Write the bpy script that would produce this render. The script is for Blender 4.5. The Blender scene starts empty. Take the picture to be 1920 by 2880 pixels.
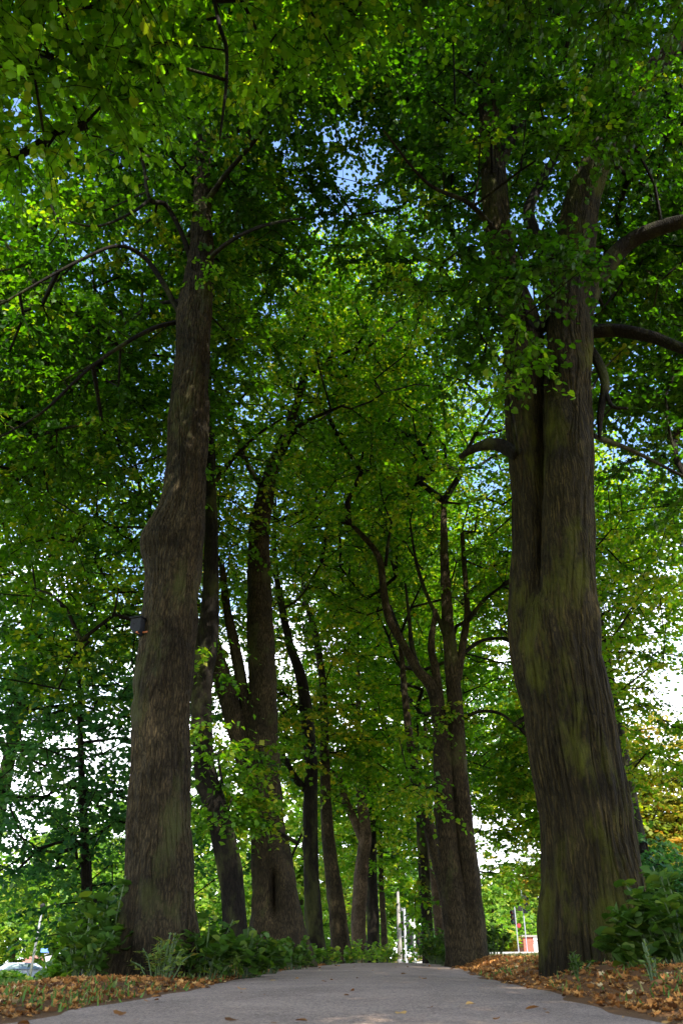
import bpy, bmesh, math, random
import numpy as np
from mathutils import Vector
R = math.radians
random.seed(7)
RNG = np.random.default_rng(7)
SC = bpy.context.scene
COL = SC.collection

# ------------------------------------------------------------------ camera
F = 2240.0                      # focal length in photo pixels (photo is 1920 x 2880)
TILT = math.atan(1270.0 / F)
EYE = np.array([0.0, 0.0, 0.30])
FWD = np.array([0.0, math.cos(TILT), math.sin(TILT)])
UP = np.array([0.0, -math.sin(TILT), math.cos(TILT)])
RIGHT = np.array([1.0, 0.0, 0.0])
cam = bpy.data.cameras.new('camera')
camo = bpy.data.objects.new('camera', cam)
COL.objects.link(camo)
camo.location = EYE
camo.rotation_euler = (R(90) + TILT, 0, 0)
cam.sensor_fit = 'VERTICAL'
cam.sensor_height = 36.0
cam.sensor_width = 24.0
cam.lens = F / 2880 * 36.0
cam.clip_end = 5000
cam.clip_start = 0.05
cam.dof.use_dof = True
cam.dof.focus_distance = 14.0
cam.dof.aperture_fstop = 3.2
SC.camera = camo

# ------------------------------------------------------------------ sky, sun, exposure
SUN_EL, SUN_AZ = R(50), R(158)       # azimuth from +Y, clockwise: behind the camera to the right
w = bpy.data.worlds.new('World')
SC.world = w
w.use_nodes = True
nt = w.node_tree
nt.nodes.clear()
sky = nt.nodes.new('ShaderNodeTexSky')
sky.sky_type = 'NISHITA'
sky.sun_disc = False
sky.sun_elevation = SUN_EL
sky.sun_rotation = SUN_AZ
sky.air_density = 1.0
sky.dust_density = 0.3
sky.ozone_density = 2.5
bg = nt.nodes.new('ShaderNodeBackground')
bg.inputs['Strength'].default_value = 0.15
tc = nt.nodes.new('ShaderNodeTexCoord')
sep = nt.nodes.new('ShaderNodeSeparateXYZ')
nt.links.new(tc.outputs['Generated'], sep.inputs[0])
mp = nt.nodes.new('ShaderNodeMapping')
mp.inputs['Scale'].default_value = (1.0, 1.0, 2.6)
nt.links.new(tc.outputs['Generated'], mp.inputs[0])
cn = nt.nodes.new('ShaderNodeTexNoise')
cn.inputs['Scale'].default_value = 2.4
cn.inputs['Detail'].default_value = 7
cn.inputs['Roughness'].default_value = 0.58
nt.links.new(mp.outputs[0], cn.inputs['Vector'])
low = nt.nodes.new('ShaderNodeMapRange')            # more cloud low down, clear blue overhead
low.inputs['From Min'].default_value = 0.0
low.inputs['From Max'].default_value = 0.62
low.inputs['To Min'].default_value = 0.40
low.inputs['To Max'].default_value = -0.20
nt.links.new(sep.outputs['Z'], low.inputs['Value'])
ad = nt.nodes.new('ShaderNodeMath'); ad.operation = 'ADD'
nt.links.new(cn.outputs['Fac'], ad.inputs[0]); nt.links.new(low.outputs[0], ad.inputs[1])
cr = nt.nodes.new('ShaderNodeMapRange')
cr.inputs['From Min'].default_value = 0.50
cr.inputs['From Max'].default_value = 0.66
nt.links.new(ad.outputs[0], cr.inputs['Value'])
mx = nt.nodes.new('ShaderNodeMix'); mx.data_type = 'RGBA'
mx.inputs[7].default_value = (9.0, 9.2, 10.2, 1)
nt.links.new(cr.outputs[0], mx.inputs[0])
nt.links.new(sky.outputs[0], mx.inputs[6])
nt.links.new(mx.outputs[2], bg.inputs['Color'])
wo = nt.nodes.new('ShaderNodeOutputWorld')
nt.links.new(bg.outputs[0], wo.inputs[0])

sun = bpy.data.lights.new('sun', 'SUN')
sun.energy = 4.6
sun.angle = R(0.53)
sun.color = (1.0, 0.93, 0.80)
suno = bpy.data.objects.new('sun', sun)
COL.objects.link(suno)
sd = Vector((math.sin(SUN_AZ) * math.cos(SUN_EL), math.cos(SUN_AZ) * math.cos(SUN_EL), math.sin(SUN_EL)))
suno.rotation_euler = sd.to_track_quat('Z', 'Y').to_euler()

SC.view_settings.view_transform = 'Standard'
SC.view_settings.look = 'None'
SC.view_settings.exposure = 1.92
SC.view_settings.gamma = 1
SC.view_settings.use_curve_mapping = False
cy = SC.cycles
cy.max_bounces = 7
cy.diffuse_bounces = 5
cy.glossy_bounces = 2
cy.transmission_bounces = 5
cy.transparent_max_bounces = 4
cy.use_denoising = True
cy.sample_clamp_indirect = 6
cy.caustics_reflective = False
cy.caustics_refractive = False

# ------------------------------------------------------------------ helpers
def ray(px, py):
    return FWD + RIGHT * ((px - 960) / F) + UP * ((1440 - py) / F)

def at(px, py, Y):
    """point at world distance Y seen at photo pixel (px, py)"""
    d = ray(px, py)
    return EYE + d * (Y / d[1])

def axdepth(p):
    return float(np.dot(np.asarray(p) - EYE, FWD))

def tag(o, label=None, cat=None, group=None, kind=None):
    if label: o['label'] = label
    if cat: o['category'] = cat
    if group: o['group'] = group
    if kind: o['kind'] = kind
    return o

def empty(name, loc=(0, 0, 0), rz=0):
    o = bpy.data.objects.new(name, None)
    o.location = loc
    o.rotation_euler = (0, 0, rz)
    o.empty_display_size = 0.3
    COL.objects.link(o)
    return o

def link(name, me, mat, parent=None, world=True):
    o = bpy.data.objects.new(name, me)
    COL.objects.link(o)
    if mat is not None:
        me.materials.append(mat)
    if parent is not None:
        o.parent = parent
        if world:       # the mesh is in world coordinates; keep it there
            o.matrix_parent_inverse = parent.matrix_basis.inverted()
    return o

def np_mesh(name, verts, faces_flat, nper, attrs=None, smooth=False):
    """faces_flat: flat vertex indices, nper: int (all faces) or array"""
    me = bpy.data.meshes.new(name)
    verts = np.ascontiguousarray(verts, dtype=np.float32)
    faces_flat = np.ascontiguousarray(faces_flat, dtype=np.int32)
    if np.isscalar(nper):
        nf = len(faces_flat) // nper
        tot = np.full(nf, nper, dtype=np.int32)
    else:
        tot = np.asarray(nper, dtype=np.int32); nf = len(tot)
    start = np.concatenate([[0], np.cumsum(tot)[:-1]]).astype(np.int32)
    me.vertices.add(len(verts)); me.vertices.foreach_set('co', verts.ravel())
    me.loops.add(len(faces_flat)); me.loops.foreach_set('vertex_index', faces_flat)
    me.polygons.add(nf)
    me.polygons.foreach_set('loop_start', start)
    me.polygons.foreach_set('loop_total', tot)
    if smooth:
        me.polygons.foreach_set('use_smooth', np.ones(nf, dtype=bool))
    me.update(calc_edges=True)
    if attrs:
        for k, (dom, arr) in attrs.items():
            a = me.attributes.new(k, 'FLOAT', dom)
            a.data.foreach_set('value', np.ascontiguousarray(arr, dtype=np.float32))
    return me

def _hash(ix, iy, iz):
    h = (ix.astype(np.int64) * 374761393 + iy.astype(np.int64) * 668265263 + iz.astype(np.int64) * 2147483647 + 1013904223) & 0xFFFFFFFF
    h = ((h ^ (h >> 13)) * 1274126177) & 0xFFFFFFFF
    h = (h ^ (h >> 16)) & 0xFFFFFFFF
    return h / 4294967295.0

def vnoise(x, y, z):
    """value noise, 0..1"""
    x, y, z = np.broadcast_arrays(np.asarray(x, float), np.asarray(y, float), np.asarray(z, float))
    ix, iy, iz = np.floor(x), np.floor(y), np.floor(z)
    fx, fy, fz = x - ix, y - iy, z - iz
    fx = fx * fx * (3 - 2 * fx); fy = fy * fy * (3 - 2 * fy); fz = fz * fz * (3 - 2 * fz)
    r = 0
    for dx in (0, 1):
        for dy in (0, 1):
            for dz in (0, 1):
                wgt = (fx if dx else 1 - fx) * (fy if dy else 1 - fy) * (fz if dz else 1 - fz)
                r = r + wgt * _hash(ix + dx, iy + dy, iz + dz)
    return r

def sstep(a, b, x):
    t = np.clip((x - a) / (b - a), 0, 1)
    return t * t * (3 - 2 * t)

# ------------------------------------------------------------------ materials
def newmat(name):
    m = bpy.data.materials.new(name)
    m.use_nodes = True
    n = m.node_tree.nodes; l = m.node_tree.links
    return m, n, l, n['Principled BSDF']

def simple(name, col, rough=0.6, metal=0.0, spec=0.4, var=0.15, scale=6.0, bump=0.0, bscale=40):
    m, n, l, b = newmat(name)
    b.inputs['Roughness'].default_value = rough
    b.inputs['Metallic'].default_value = metal
    b.inputs['Specular IOR Level'].default_value = spec
    t = n.new('ShaderNodeTexCoord')
    ns = n.new('ShaderNodeTexNoise'); ns.inputs['Scale'].default_value = scale; ns.inputs['Detail'].default_value = 5
    l.new(t.outputs['Object'], ns.inputs['Vector'])
    rp = n.new('ShaderNodeMix'); rp.data_type = 'RGBA'
    rp.inputs[6].default_value = tuple(c * (1 - var) for c in col) + (1,)
    rp.inputs[7].default_value = tuple(min(1, c * (1 + var)) for c in col) + (1,)
    l.new(ns.outputs['Fac'], rp.inputs[0]); l.new(rp.outputs[2], b.inputs['Base Color'])
    if bump:
        n2 = n.new('ShaderNodeTexNoise'); n2.inputs['Scale'].default_value = bscale; n2.inputs['Detail'].default_value = 4
        l.new(t.outputs['Object'], n2.inputs['Vector'])
        bp = n.new('ShaderNodeBump'); bp.inputs['Strength'].default_value = bump; bp.inputs['Distance'].default_value = 0.02
        l.new(n2.outputs['Fac'], bp.inputs['Height']); l.new(bp.outputs[0], b.inputs['Normal'])
    return m

def leafmat(name, stops, trans=0.5, tcol=(1.5, 2.0, 0.7), rough=0.5, spec=0.25):
    """per-leaf tone attribute picks the leaf's own green; light also passes through the blade"""
    m, n, l, b = newmat(name)
    at_ = n.new('ShaderNodeAttribute'); at_.attribute_name = 'tone'
    rp = n.new('ShaderNodeValToRGB')
    cre = rp.color_ramp
    while len(cre.elements) < len(stops): cre.elements.new(0.5)
    for e, (p, c) in zip(cre.elements, stops):
        e.position = p; e.color = (*c, 1)
    l.new(at_.outputs['Fac'], rp.inputs[0])
    l.new(rp.outputs[0], b.inputs['Base Color'])
    b.inputs['Roughness'].default_value = rough
    b.inputs['Specular IOR Level'].default_value = spec
    tr = n.new('ShaderNodeBsdfTranslucent')
    mu = n.new('ShaderNodeMix'); mu.data_type = 'RGBA'; mu.blend_type = 'MULTIPLY'
    mu.inputs[0].default_value = 1.0
    mu.inputs[7].default_value = (*tcol, 1)
    l.new(rp.outputs[0], mu.inputs[6]); l.new(mu.outputs[2], tr.inputs[0])
    ms = n.new('ShaderNodeMixShader'); ms.inputs[0].default_value = trans
    l.new(b.outputs[0], ms.inputs[1]); l.new(tr.outputs[0], ms.inputs[2])
    l.new(ms.outputs[0], n['Material Output'].inputs[0])
    return m

def barkmat(name, c_dark, c_light, moss=0.35, mosscol=(0.045, 0.05, 0.014), hs=33.0, vs=4.6, strength=1.0, dist=0.022):
    m, n, l, b = newmat(name)
    b.inputs['Roughness'].default_value = 0.92
    b.inputs['Specular IOR Level'].default_value = 0.15
    t = n.new('ShaderNodeTexCoord')
    warp = n.new('ShaderNodeTexNoise'); warp.inputs['Scale'].default_value = 2.0; warp.inputs['Detail'].default_value = 7; warp.inputs['Roughness'].default_value = 0.62
    l.new(t.outputs['Object'], warp.inputs['Vector'])
    wm = n.new('ShaderNodeVectorMath'); wm.operation = 'SCALE'; wm.inputs[3].default_value = 0.16
    l.new(warp.outputs['Color'], wm.inputs[0])
    wa = n.new('ShaderNodeVectorMath'); wa.operation = 'ADD'
    l.new(t.outputs['Object'], wa.inputs[0]); l.new(wm.outputs[0], wa.inputs[1])
    mp = n.new('ShaderNodeMapping'); mp.inputs['Scale'].default_value = (hs, hs, vs)
    l.new(wa.outputs[0], mp.inputs[0])
    f1 = n.new('ShaderNodeTexNoise'); f1.inputs['Scale'].default_value = 1.0; f1.inputs['Detail'].default_value = 6; f1.inputs['Roughness'].default_value = 0.6
    l.new(mp.outputs[0], f1.inputs['Vector'])
    rg = n.new('ShaderNodeMath'); rg.operation = 'SUBTRACT'; rg.inputs[1].default_value = 0.5
    l.new(f1.outputs['Fac'], rg.inputs[0])
    ab = n.new('ShaderNodeMath'); ab.operation = 'ABSOLUTE'; l.new(rg.outputs[0], ab.inputs[0])
    vo = n.new('ShaderNodeTexVoronoi'); vo.feature = 'DISTANCE_TO_EDGE'; vo.inputs['Scale'].default_value = 1.0; vo.inputs['Randomness'].default_value = 0.9
    l.new(mp.outputs[0], vo.inputs['Vector'])
    mr0 = n.new('ShaderNodeMapRange'); mr0.inputs['From Min'].default_value = 0.0; mr0.inputs['From Max'].default_value = 0.30; mr0.inputs['To Min'].default_value = 0.12
    l.new(vo.outputs['Distance'], mr0.inputs['Value'])
    pl = n.new('ShaderNodeMath'); pl.operation = 'MULTIPLY_ADD'; pl.inputs[1].default_value = 3.2; pl.inputs[2].default_value = 0.28
    l.new(ab.outputs[0], pl.inputs[0])
    mr = n.new('ShaderNodeMath'); mr.operation = 'MULTIPLY'; mr.use_clamp = True
    l.new(mr0.outputs[0], mr.inputs[0]); l.new(pl.outputs[0], mr.inputs[1])
    c1 = n.new('ShaderNodeMix'); c1.data_type = 'RGBA'
    c1.inputs[6].default_value = (*c_dark, 1); c1.inputs[7].default_value = (*c_light, 1)
    l.new(mr.outputs[0], c1.inputs[0])
    # patches: weathered grey, dark stains, moss
    pn = n.new('ShaderNodeTexNoise'); pn.inputs['Scale'].default_value = 1.7; pn.inputs['Detail'].default_value = 6; pn.inputs['Roughness'].default_value = 0.65
    l.new(t.outputs['Object'], pn.inputs['Vector'])
    pr = n.new('ShaderNodeMapRange'); pr.inputs['From Min'].default_value = 0.35; pr.inputs['From Max'].default_value = 0.65
    pr.inputs['To Min'].default_value = 0.45; pr.inputs['To Max'].default_value = 1.25
    l.new(pn.outputs['Fac'], pr.inputs['Value'])
    hv = n.new('ShaderNodeVectorMath'); hv.operation = 'SCALE'
    l.new(c1.outputs[2], hv.inputs[0]); l.new(pr.outputs[0], hv.inputs[3])
    mn = n.new('ShaderNodeTexNoise'); mn.inputs['Scale'].default_value = 0.9; mn.inputs['Detail'].default_value = 8; mn.inputs['Roughness'].default_value = 0.7
    mo = n.new('ShaderNodeMapping'); mo.inputs['Location'].default_value = (3.1, 7.7, 1.2); mo.inputs['Scale'].default_value = (1.6, 1.6, 0.8)
    l.new(t.outputs['Object'], mo.inputs[0]); l.new(mo.outputs[0], mn.inputs['Vector'])
    mm = n.new('ShaderNodeMapRange'); mm.inputs['From Min'].default_value = 0.66 - moss * 0.3; mm.inputs['From Max'].default_value = 0.80 - moss * 0.3
    mm.inputs['To Max'].default_value = 0.85
    l.new(mn.outputs['Fac'], mm.inputs['Value'])
    c2 = n.new('ShaderNodeMix'); c2.data_type = 'RGBA'; c2.inputs[7].default_value = (*mosscol, 1)
    l.new(mm.outputs[0], c2.inputs[0]); l.new(hv.outputs[0], c2.inputs[6])
    l.new(c2.outputs[2], b.inputs['Base Color'])
    fn = n.new('ShaderNodeTexNoise'); fn.inputs['Scale'].default_value = 60; fn.inputs['Detail'].default_value = 3
    l.new(t.outputs['Object'], fn.inputs['Vector'])
    hh = n.new('ShaderNodeMath'); hh.operation = 'MULTIPLY_ADD'; hh.inputs[1].default_value = 0.25
    l.new(fn.outputs['Fac'], hh.inputs[0]); l.new(mr.outputs[0], hh.inputs[2])
    bp = n.new('ShaderNodeBump'); bp.inputs['Strength'].default_value = strength; bp.inputs['Distance'].default_value = dist
    l.new(hh.outputs[0], bp.inputs['Height']); l.new(bp.outputs[0], b.inputs['Normal'])
    return m

M = {}
M['bark'] = barkmat('lime_bark', (0.005, 0.0038, 0.0016), (0.110, 0.082, 0.038), moss=0.38)
M['bark_warm'] = barkmat('old_lime_bark', (0.004, 0.0032, 0.0008), (0.080, 0.060, 0.018), moss=0.5, mosscol=(0.050, 0.055, 0.004), hs=27.0, vs=1.5, dist=0.03)
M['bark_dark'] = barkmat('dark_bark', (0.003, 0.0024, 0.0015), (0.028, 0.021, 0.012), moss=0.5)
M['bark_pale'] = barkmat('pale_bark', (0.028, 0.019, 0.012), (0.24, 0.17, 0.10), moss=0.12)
M['leaf'] = leafmat('lime_leaf', [(0.0, (0.014, 0.048, 0.004)), (0.45, (0.040, 0.105, 0.005)), (0.85, (0.092, 0.185, 0.010)), (1.0, (0.20, 0.21, 0.02))], trans=0.52, tcol=(2.0, 2.3, 0.35))
M['leaf_sun_tint'] = leafmat('sun_tinted_lime_leaf', [(0.0, (0.026, 0.08, 0.005)), (0.5, (0.080, 0.165, 0.008)), (0.85, (0.20, 0.25, 0.015)), (1.0, (0.36, 0.28, 0.03))], trans=0.5, tcol=(1.6, 1.6, 0.4))  # yellow of a sunlit crown put into the leaf colour
M['leaf_near_lit'] = leafmat('near_lit_lime_leaf', [(0.0, (0.026, 0.078, 0.005)), (0.5, (0.072, 0.165, 0.008)), (0.9, (0.135, 0.25, 0.013)), (1.0, (0.21, 0.25, 0.02))], trans=0.58, tcol=(2.0, 2.3, 0.35))  # brighter lime leaf: the glow of sun through it is in the colour
M['leaf_gold'] = leafmat('turning_leaf', [(0.0, (0.07, 0.13, 0.012)), (0.45, (0.16, 0.19, 0.02)), (0.85, (0.32, 0.25, 0.03)), (1.0, (0.34, 0.17, 0.02))], trans=0.5, tcol=(1.3, 1.3, 0.7))
M['leaf_blue'] = leafmat('cool_leaf', [(0.0, (0.016, 0.06, 0.020)), (0.6, (0.040, 0.11, 0.030)), (1.0, (0.10, 0.18, 0.035))], trans=0.45, tcol=(1.5, 2.0, 0.8))
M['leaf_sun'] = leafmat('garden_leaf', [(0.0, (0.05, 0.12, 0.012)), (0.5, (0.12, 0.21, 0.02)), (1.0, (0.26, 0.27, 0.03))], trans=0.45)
M['leaf_shrub'] = leafmat('shrub_leaf', [(0.0, (0.020, 0.055, 0.006)), (0.6, (0.048, 0.105, 0.012)), (1.0, (0.14, 0.19, 0.02))], trans=0.35, tcol=(1.6, 1.8, 0.5), rough=0.55, spec=0.25)
M['leaf_weed'] = leafmat('weed_leaf', [(0.0, (0.05, 0.12, 0.015)), (0.6, (0.14, 0.2, 0.03)), (1.0, (0.30, 0.24, 0.04))], trans=0.35, tcol=(1.3, 1.4, 0.7))
M['litter'] = leafmat('dead_leaf', [(0.0, (0.10, 0.040, 0.012)), (0.35, (0.27, 0.11, 0.026)), (0.7, (0.46, 0.22, 0.055)), (0.92, (0.52, 0.31, 0.10)), (1.0, (0.55, 0.42, 0.22))], trans=0.12, tcol=(1.1, 1.0, 0.9), rough=0.7)
M['grass'] = leafmat('grass_blade', [(0.0, (0.05, 0.12, 0.018)), (0.6, (0.10, 0.19, 0.03)), (1.0, (0.26, 0.23, 0.08))], trans=0.3, tcol=(1.3, 1.5, 0.7))
M['stalk'] = simple('green_stalk', (0.06, 0.10, 0.03), 0.6)

def groundmat():
    m, n, l, b = newmat('ground_soil')
    b.inputs['Roughness'].default_value = 0.95
    b.inputs['Specular IOR Level'].default_value = 0.1
    t = n.new('ShaderNodeTexCoord')
    a = n.new('ShaderNodeTexNoise'); a.inputs['Scale'].default_value = 0.8; a.inputs['Detail'].default_value = 8; a.inputs['Roughness'].default_value = 0.7
    l.new(t.outputs['Object'], a.inputs['Vector'])
    f = n.new('ShaderNodeTexNoise'); f.inputs['Scale'].default_value = 30; f.inputs['Detail'].default_value = 5
    l.new(t.outputs['Object'], f.inputs['Vector'])
    soil = n.new('ShaderNodeMix'); soil.data_type = 'RGBA'
    soil.inputs[6].default_value = (0.07, 0.038, 0.018, 1); soil.inputs[7].default_value = (0.22, 0.115, 0.05, 1)
    l.new(f.outputs['Fac'], soil.inputs[0])
    gr = n.new('ShaderNodeMix'); gr.data_type = 'RGBA'
    gr.inputs[6].default_value = (0.10, 0.17, 0.028, 1); gr.inputs[7].default_value = (0.24, 0.27, 0.06, 1)
    l.new(f.outputs['Fac'], gr.inputs[0])
    dry = n.new('ShaderNodeMix'); dry.data_type = 'RGBA'
    dry.inputs[6].default_value = (0.13, 0.11, 0.035, 1); dry.inputs[7].default_value = (0.24, 0.18, 0.07, 1)
    l.new(a.outputs['Fac'], dry.inputs[0])
    lw = n.new('ShaderNodeAttribute'); lw.attribute_name = 'lawn'
    dr = n.new('ShaderNodeAttribute'); dr.attribute_name = 'dry'
    g2 = n.new('ShaderNodeMix'); g2.data_type = 'RGBA'
    l.new(dr.outputs['Fac'], g2.inputs[0]); l.new(gr.outputs[2], g2.inputs[6]); l.new(dry.outputs[2], g2.inputs[7])
    ms = n.new('ShaderNodeMath'); ms.operation = 'MULTIPLY_ADD'; ms.inputs[1].default_value = 0.9; 
    l.new(a.outputs['Fac'], ms.inputs[0])
    sb = n.new('ShaderNodeMath'); sb.operation = 'MULTIPLY_ADD'; sb.inputs[1].default_value = 2.0; sb.inputs[2].default_value = -0.95
    l.new(lw.outputs['Fac'], sb.inputs[0]); l.new(sb.outputs[0], ms.inputs[2])
    cl = n.new('ShaderNodeClamp'); l.new(ms.outputs[0], cl.inputs[0])
    mx = n.new('ShaderNodeMix'); mx.data_type = 'RGBA'
    l.new(cl.outputs[0], mx.inputs[0]); l.new(soil.outputs[2], mx.inputs[6]); l.new(g2.outputs[2], mx.inputs[7])
    l.new(mx.outputs[2], b.inputs['Base Color'])
    bp = n.new('ShaderNodeBump'); bp.inputs['Strength'].default_value = 0.8; bp.inputs['Distance'].default_value = 0.03
    l.new(f.outputs['Fac'], bp.inputs['Height']); l.new(bp.outputs[0], b.inputs['Normal'])
    return m

def asphalt(name, lo, hi):
    m, n, l, b = newmat(name)
    b.inputs['Roughness'].default_value = 0.85
    b.inputs['Specular IOR Level'].default_value = 0.3
    t = n.new('ShaderNodeTexCoord')
    v = n.new('ShaderNodeTexVoronoi'); v.inputs['Scale'].default_value = 95
    l.new(t.outputs['Object'], v.inputs['Vector'])
    a = n.new('ShaderNodeTexNoise'); a.inputs['Scale'].default_value = 1.1; a.inputs['Detail'].default_value = 7; a.inputs['Roughness'].default_value = 0.65
    l.new(t.outputs['Object'], a.inputs['Vector'])
    c = n.new('ShaderNodeMix'); c.data_type = 'RGBA'
    c.inputs[6].default_value = (*lo, 1); c.inputs[7].default_value = (*hi, 1)
    sp = n.new('ShaderNodeSeparateColor'); l.new(v.outputs['Color'], sp.inputs[0])
    av = n.new('ShaderNodeMath'); av.operation = 'MULTIPLY_ADD'; av.inputs[1].default_value = 0.55
    l.new(sp.outputs[0], av.inputs[0])
    am = n.new('ShaderNodeMath'); am.operation = 'MULTIPLY_ADD'; am.inputs[1].default_value = 0.9; am.inputs[2].default_value = -0.35
    a2 = n.new('ShaderNodeTexNoise'); a2.inputs['Scale'].default_value = 28; a2.inputs['Detail'].default_value = 4; a2.inputs['Roughness'].default_value = 0.7
    l.new(t.outputs['Object'], a2.inputs['Vector'])
    ax = n.new('ShaderNodeMath'); ax.operation = 'ADD'; l.new(a.outputs['Fac'], ax.inputs[0])
    ay = n.new('ShaderNodeMath'); ay.operation = 'MULTIPLY_ADD'; ay.inputs[1].default_value = 1.1; ay.inputs[2].default_value = -0.45
    l.new(a2.outputs['Fac'], ay.inputs[0]); l.new(ay.outputs[0], ax.inputs[1])
    l.new(ax.outputs[0], am.inputs[0]); l.new(am.outputs[0], av.inputs[2])
    l.new(av.outputs[0], c.inputs[0]); l.new(c.outputs[2], b.inputs['Base Color'])
    bp = n.new('ShaderNodeBump'); bp.inputs['Strength'].default_value = 0.9; bp.inputs['Distance'].default_value = 0.006
    l.new(v.outputs['Distance'], bp.inputs['Height']); l.new(bp.outputs[0], b.inputs['Normal'])
    return m
M['ground'] = groundmat()
M['path'] = asphalt('path_asphalt', (0.08, 0.056, 0.041), (0.48, 0.350, 0.264))
M['road'] = asphalt('road_asphalt', (0.045, 0.045, 0.045), (0.09, 0.088, 0.085))
M['kerb'] = simple('kerb_stone', (0.2, 0.195, 0.185), 0.8)
M['white'] = simple('white_paint', (0.42, 0.42, 0.42), 0.45)
M['car_white'] = simple('car_white', (0.34, 0.36, 0.40), 0.3)
M['galv'] = simple('galvanised_steel', (0.15, 0.155, 0.17), 0.45, 0.2)
M['black'] = simple('black_housing', (0.010, 0.010, 0.012), 0.7, 0, .2)
M['glass'] = simple('car_glass', (0.10, 0.14, 0.15), 0.08, 0.0, 0.8)
M['rubber'] = simple('rubber', (0.02, 0.02, 0.02), 0.8)
M['red_lens'] = simple('red_lens', (0.25, 0.03, 0.02), 0.25)
M['amber_lens'] = simple('amber_lens', (0.3, 0.16, 0.02), 0.25)
M['green_lens'] = simple('green_lens', (0.02, 0.18, 0.08), 0.25)
M['sign_red'] = simple('sign_red', (0.2, 0.012, 0.012), 0.4)
M['sign_blue'] = simple('sign_blue', (0.12, 0.25, 0.6), 0.4)
M['roof_red'] = simple('clay_roof', (0.25, 0.11, 0.09), 0.8)
M['boxwood'] = simple('weathered_box', (0.022, 0.024, 0.028), 0.9, 0.0, 0.1, bump=0.4, bscale=30)
M['rust'] = simple('rusty_bracket', (0.40, 0.12, 0.04), 0.7)
M['concrete'] = simple('pole_concrete', (0.20, 0.19, 0.17), 0.8)

def brickmat():
    m, n, l, b = newmat('red_brick')
    t = n.new('ShaderNodeTexCoord')
    mp = n.new('ShaderNodeMapping'); mp.inputs['Rotation'].default_value = (R(90), 0, 0)
    l.new(t.outputs['Object'], mp.inputs[0])
    br = n.new('ShaderNodeTexBrick'); br.inputs['Scale'].default_value = 1.0
    br.inputs['Brick Width'].default_value = 0.24; br.inputs['Row Height'].default_value = 0.08; br.inputs['Mortar Size'].default_value = 0.008
    br.inputs['Color1'].default_value = (0.26, 0.040, 0.022, 1); br.inputs['Color2'].default_value = (0.34, 0.065, 0.035, 1)
    br.inputs['Mortar'].default_value = (0.26, 0.16, 0.13, 1)
    l.new(mp.outputs[0], br.inputs['Vector']); l.new(br.outputs['Color'], b.inputs['Base Color'])
    b.inputs['Roughness'].default_value = 0.9
    return m
M['brick'] = brickmat()

# ------------------------------------------------------------------ terrain
PL = ((-30, -3.7), (0, -2.3), (5.3, -1.98), (6.5, -1.74), (8.6, -1.42), (12, -1.22), (17, -0.95), (26, -0.12), (60, 2.9), (64, 3.2))
PR = ((-30, 0.4), (0, 1.9), (4, 1.92), (5.3, 1.90), (6.8, 1.84), (8.4, 1.78), (10.6, 1.78), (16, 2.2), (24, 2.6), (60, 5.3), (64, 5.6))
def left_edge(y): return np.interp(y, *zip(*PL))
def right_edge(y): return np.interp(y, *zip(*PR))
def hgt(x, y):
    x = np.asarray(x, float); y = np.asarray(y, float)
    p = np.interp(y, [-60, 0, 5.3, 8.1, 12, 17, 26, 32, 60, 110, 2000], [-.3, -.02, .01, .085, .145, .21, .285, .27, .2, .1, .1])
    le, re = left_edge(y), right_edge(y)
    tl = le - x; tr = x - re
    z = p + 0.05 * sstep(0.02, 0.5, tl) - 0.62 * sstep(0.9, 5.0, tl) - 0.030 * np.clip(tl - 4, 0, 60) * sstep(20, 60, y)
    z = z + 0.20 * sstep(0.0, 0.8, tr) + 0.09 * sstep(1.5, 5, tr) + 0.010 * np.clip(y - 24, 0, 110) * sstep(1.5, 8, tr) 
    nz = (vnoise(x * 0.9, y * 0.9, 0) - 0.5) * 0.05 + (vnoise(x * 3, y * 3, 5) - 0.5) * 0.02
    off = np.maximum(sstep(0.02, 0.5, tl), sstep(0.02, 0.5, tr))
    return z + nz * off
def gz(x, y): return float(hgt(x, y))

def grid_mesh(name, xs, ys, zf, lift=0.0, attrs=None):
    X, Y = np.meshgrid(xs, ys)
    Z = zf(X, Y) + lift
    V = np.stack([X, Y, Z], -1).reshape(-1, 3)
    nx, ny = len(xs), len(ys)
    i = np.arange(nx * ny).reshape(ny, nx)
    Fq = np.stack([i[:-1, :-1], i[:-1, 1:], i[1:, 1:], i[1:, :-1]], -1).reshape(-1)
    a = None
    if attrs:
        a = {k: ('POINT', f(X, Y).ravel()) for k, f in attrs.items()}
    return np_mesh(name, V, Fq, 4, a, smooth=True)

def spaced(near, step, far, growth):
    out = list(np.arange(0, near, step)); s = step
    while out[-1] < far:
        s *= growth; out.append(out[-1] + s)
    return np.array(out)
sx = spaced(7, 0.12, 1500, 1.13)
xs = np.concatenate([-sx[:0:-1], sx]) + 0.5
sy = spaced(30, 0.15, 2000, 1.1)
ys = np.concatenate([-spaced(4, 0.5, 300, 1.25)[:0:-1], sy])
def lawn(X, Y):
    tl = left_edge(Y) - X; tr = X - right_edge(Y)
    return np.clip(np.maximum(sstep(2.2, 4.5, tl) , sstep(2.6, 5, tr) * 0.9 + 0.1 * sstep(0.2, 2, tr)) + sstep(14, 30, Y) * 0.6, 0, 1)
def dryf(X, Y):
    return np.clip(sstep(0, 2, X - right_edge(Y)), 0, 1)
g = link('ground', grid_mesh('ground', xs, ys, lambda X, Y: hgt(X, Y), 0, {'lawn': lawn, 'dry': dryf}), M['ground'])
tag(g, kind='structure')

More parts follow.
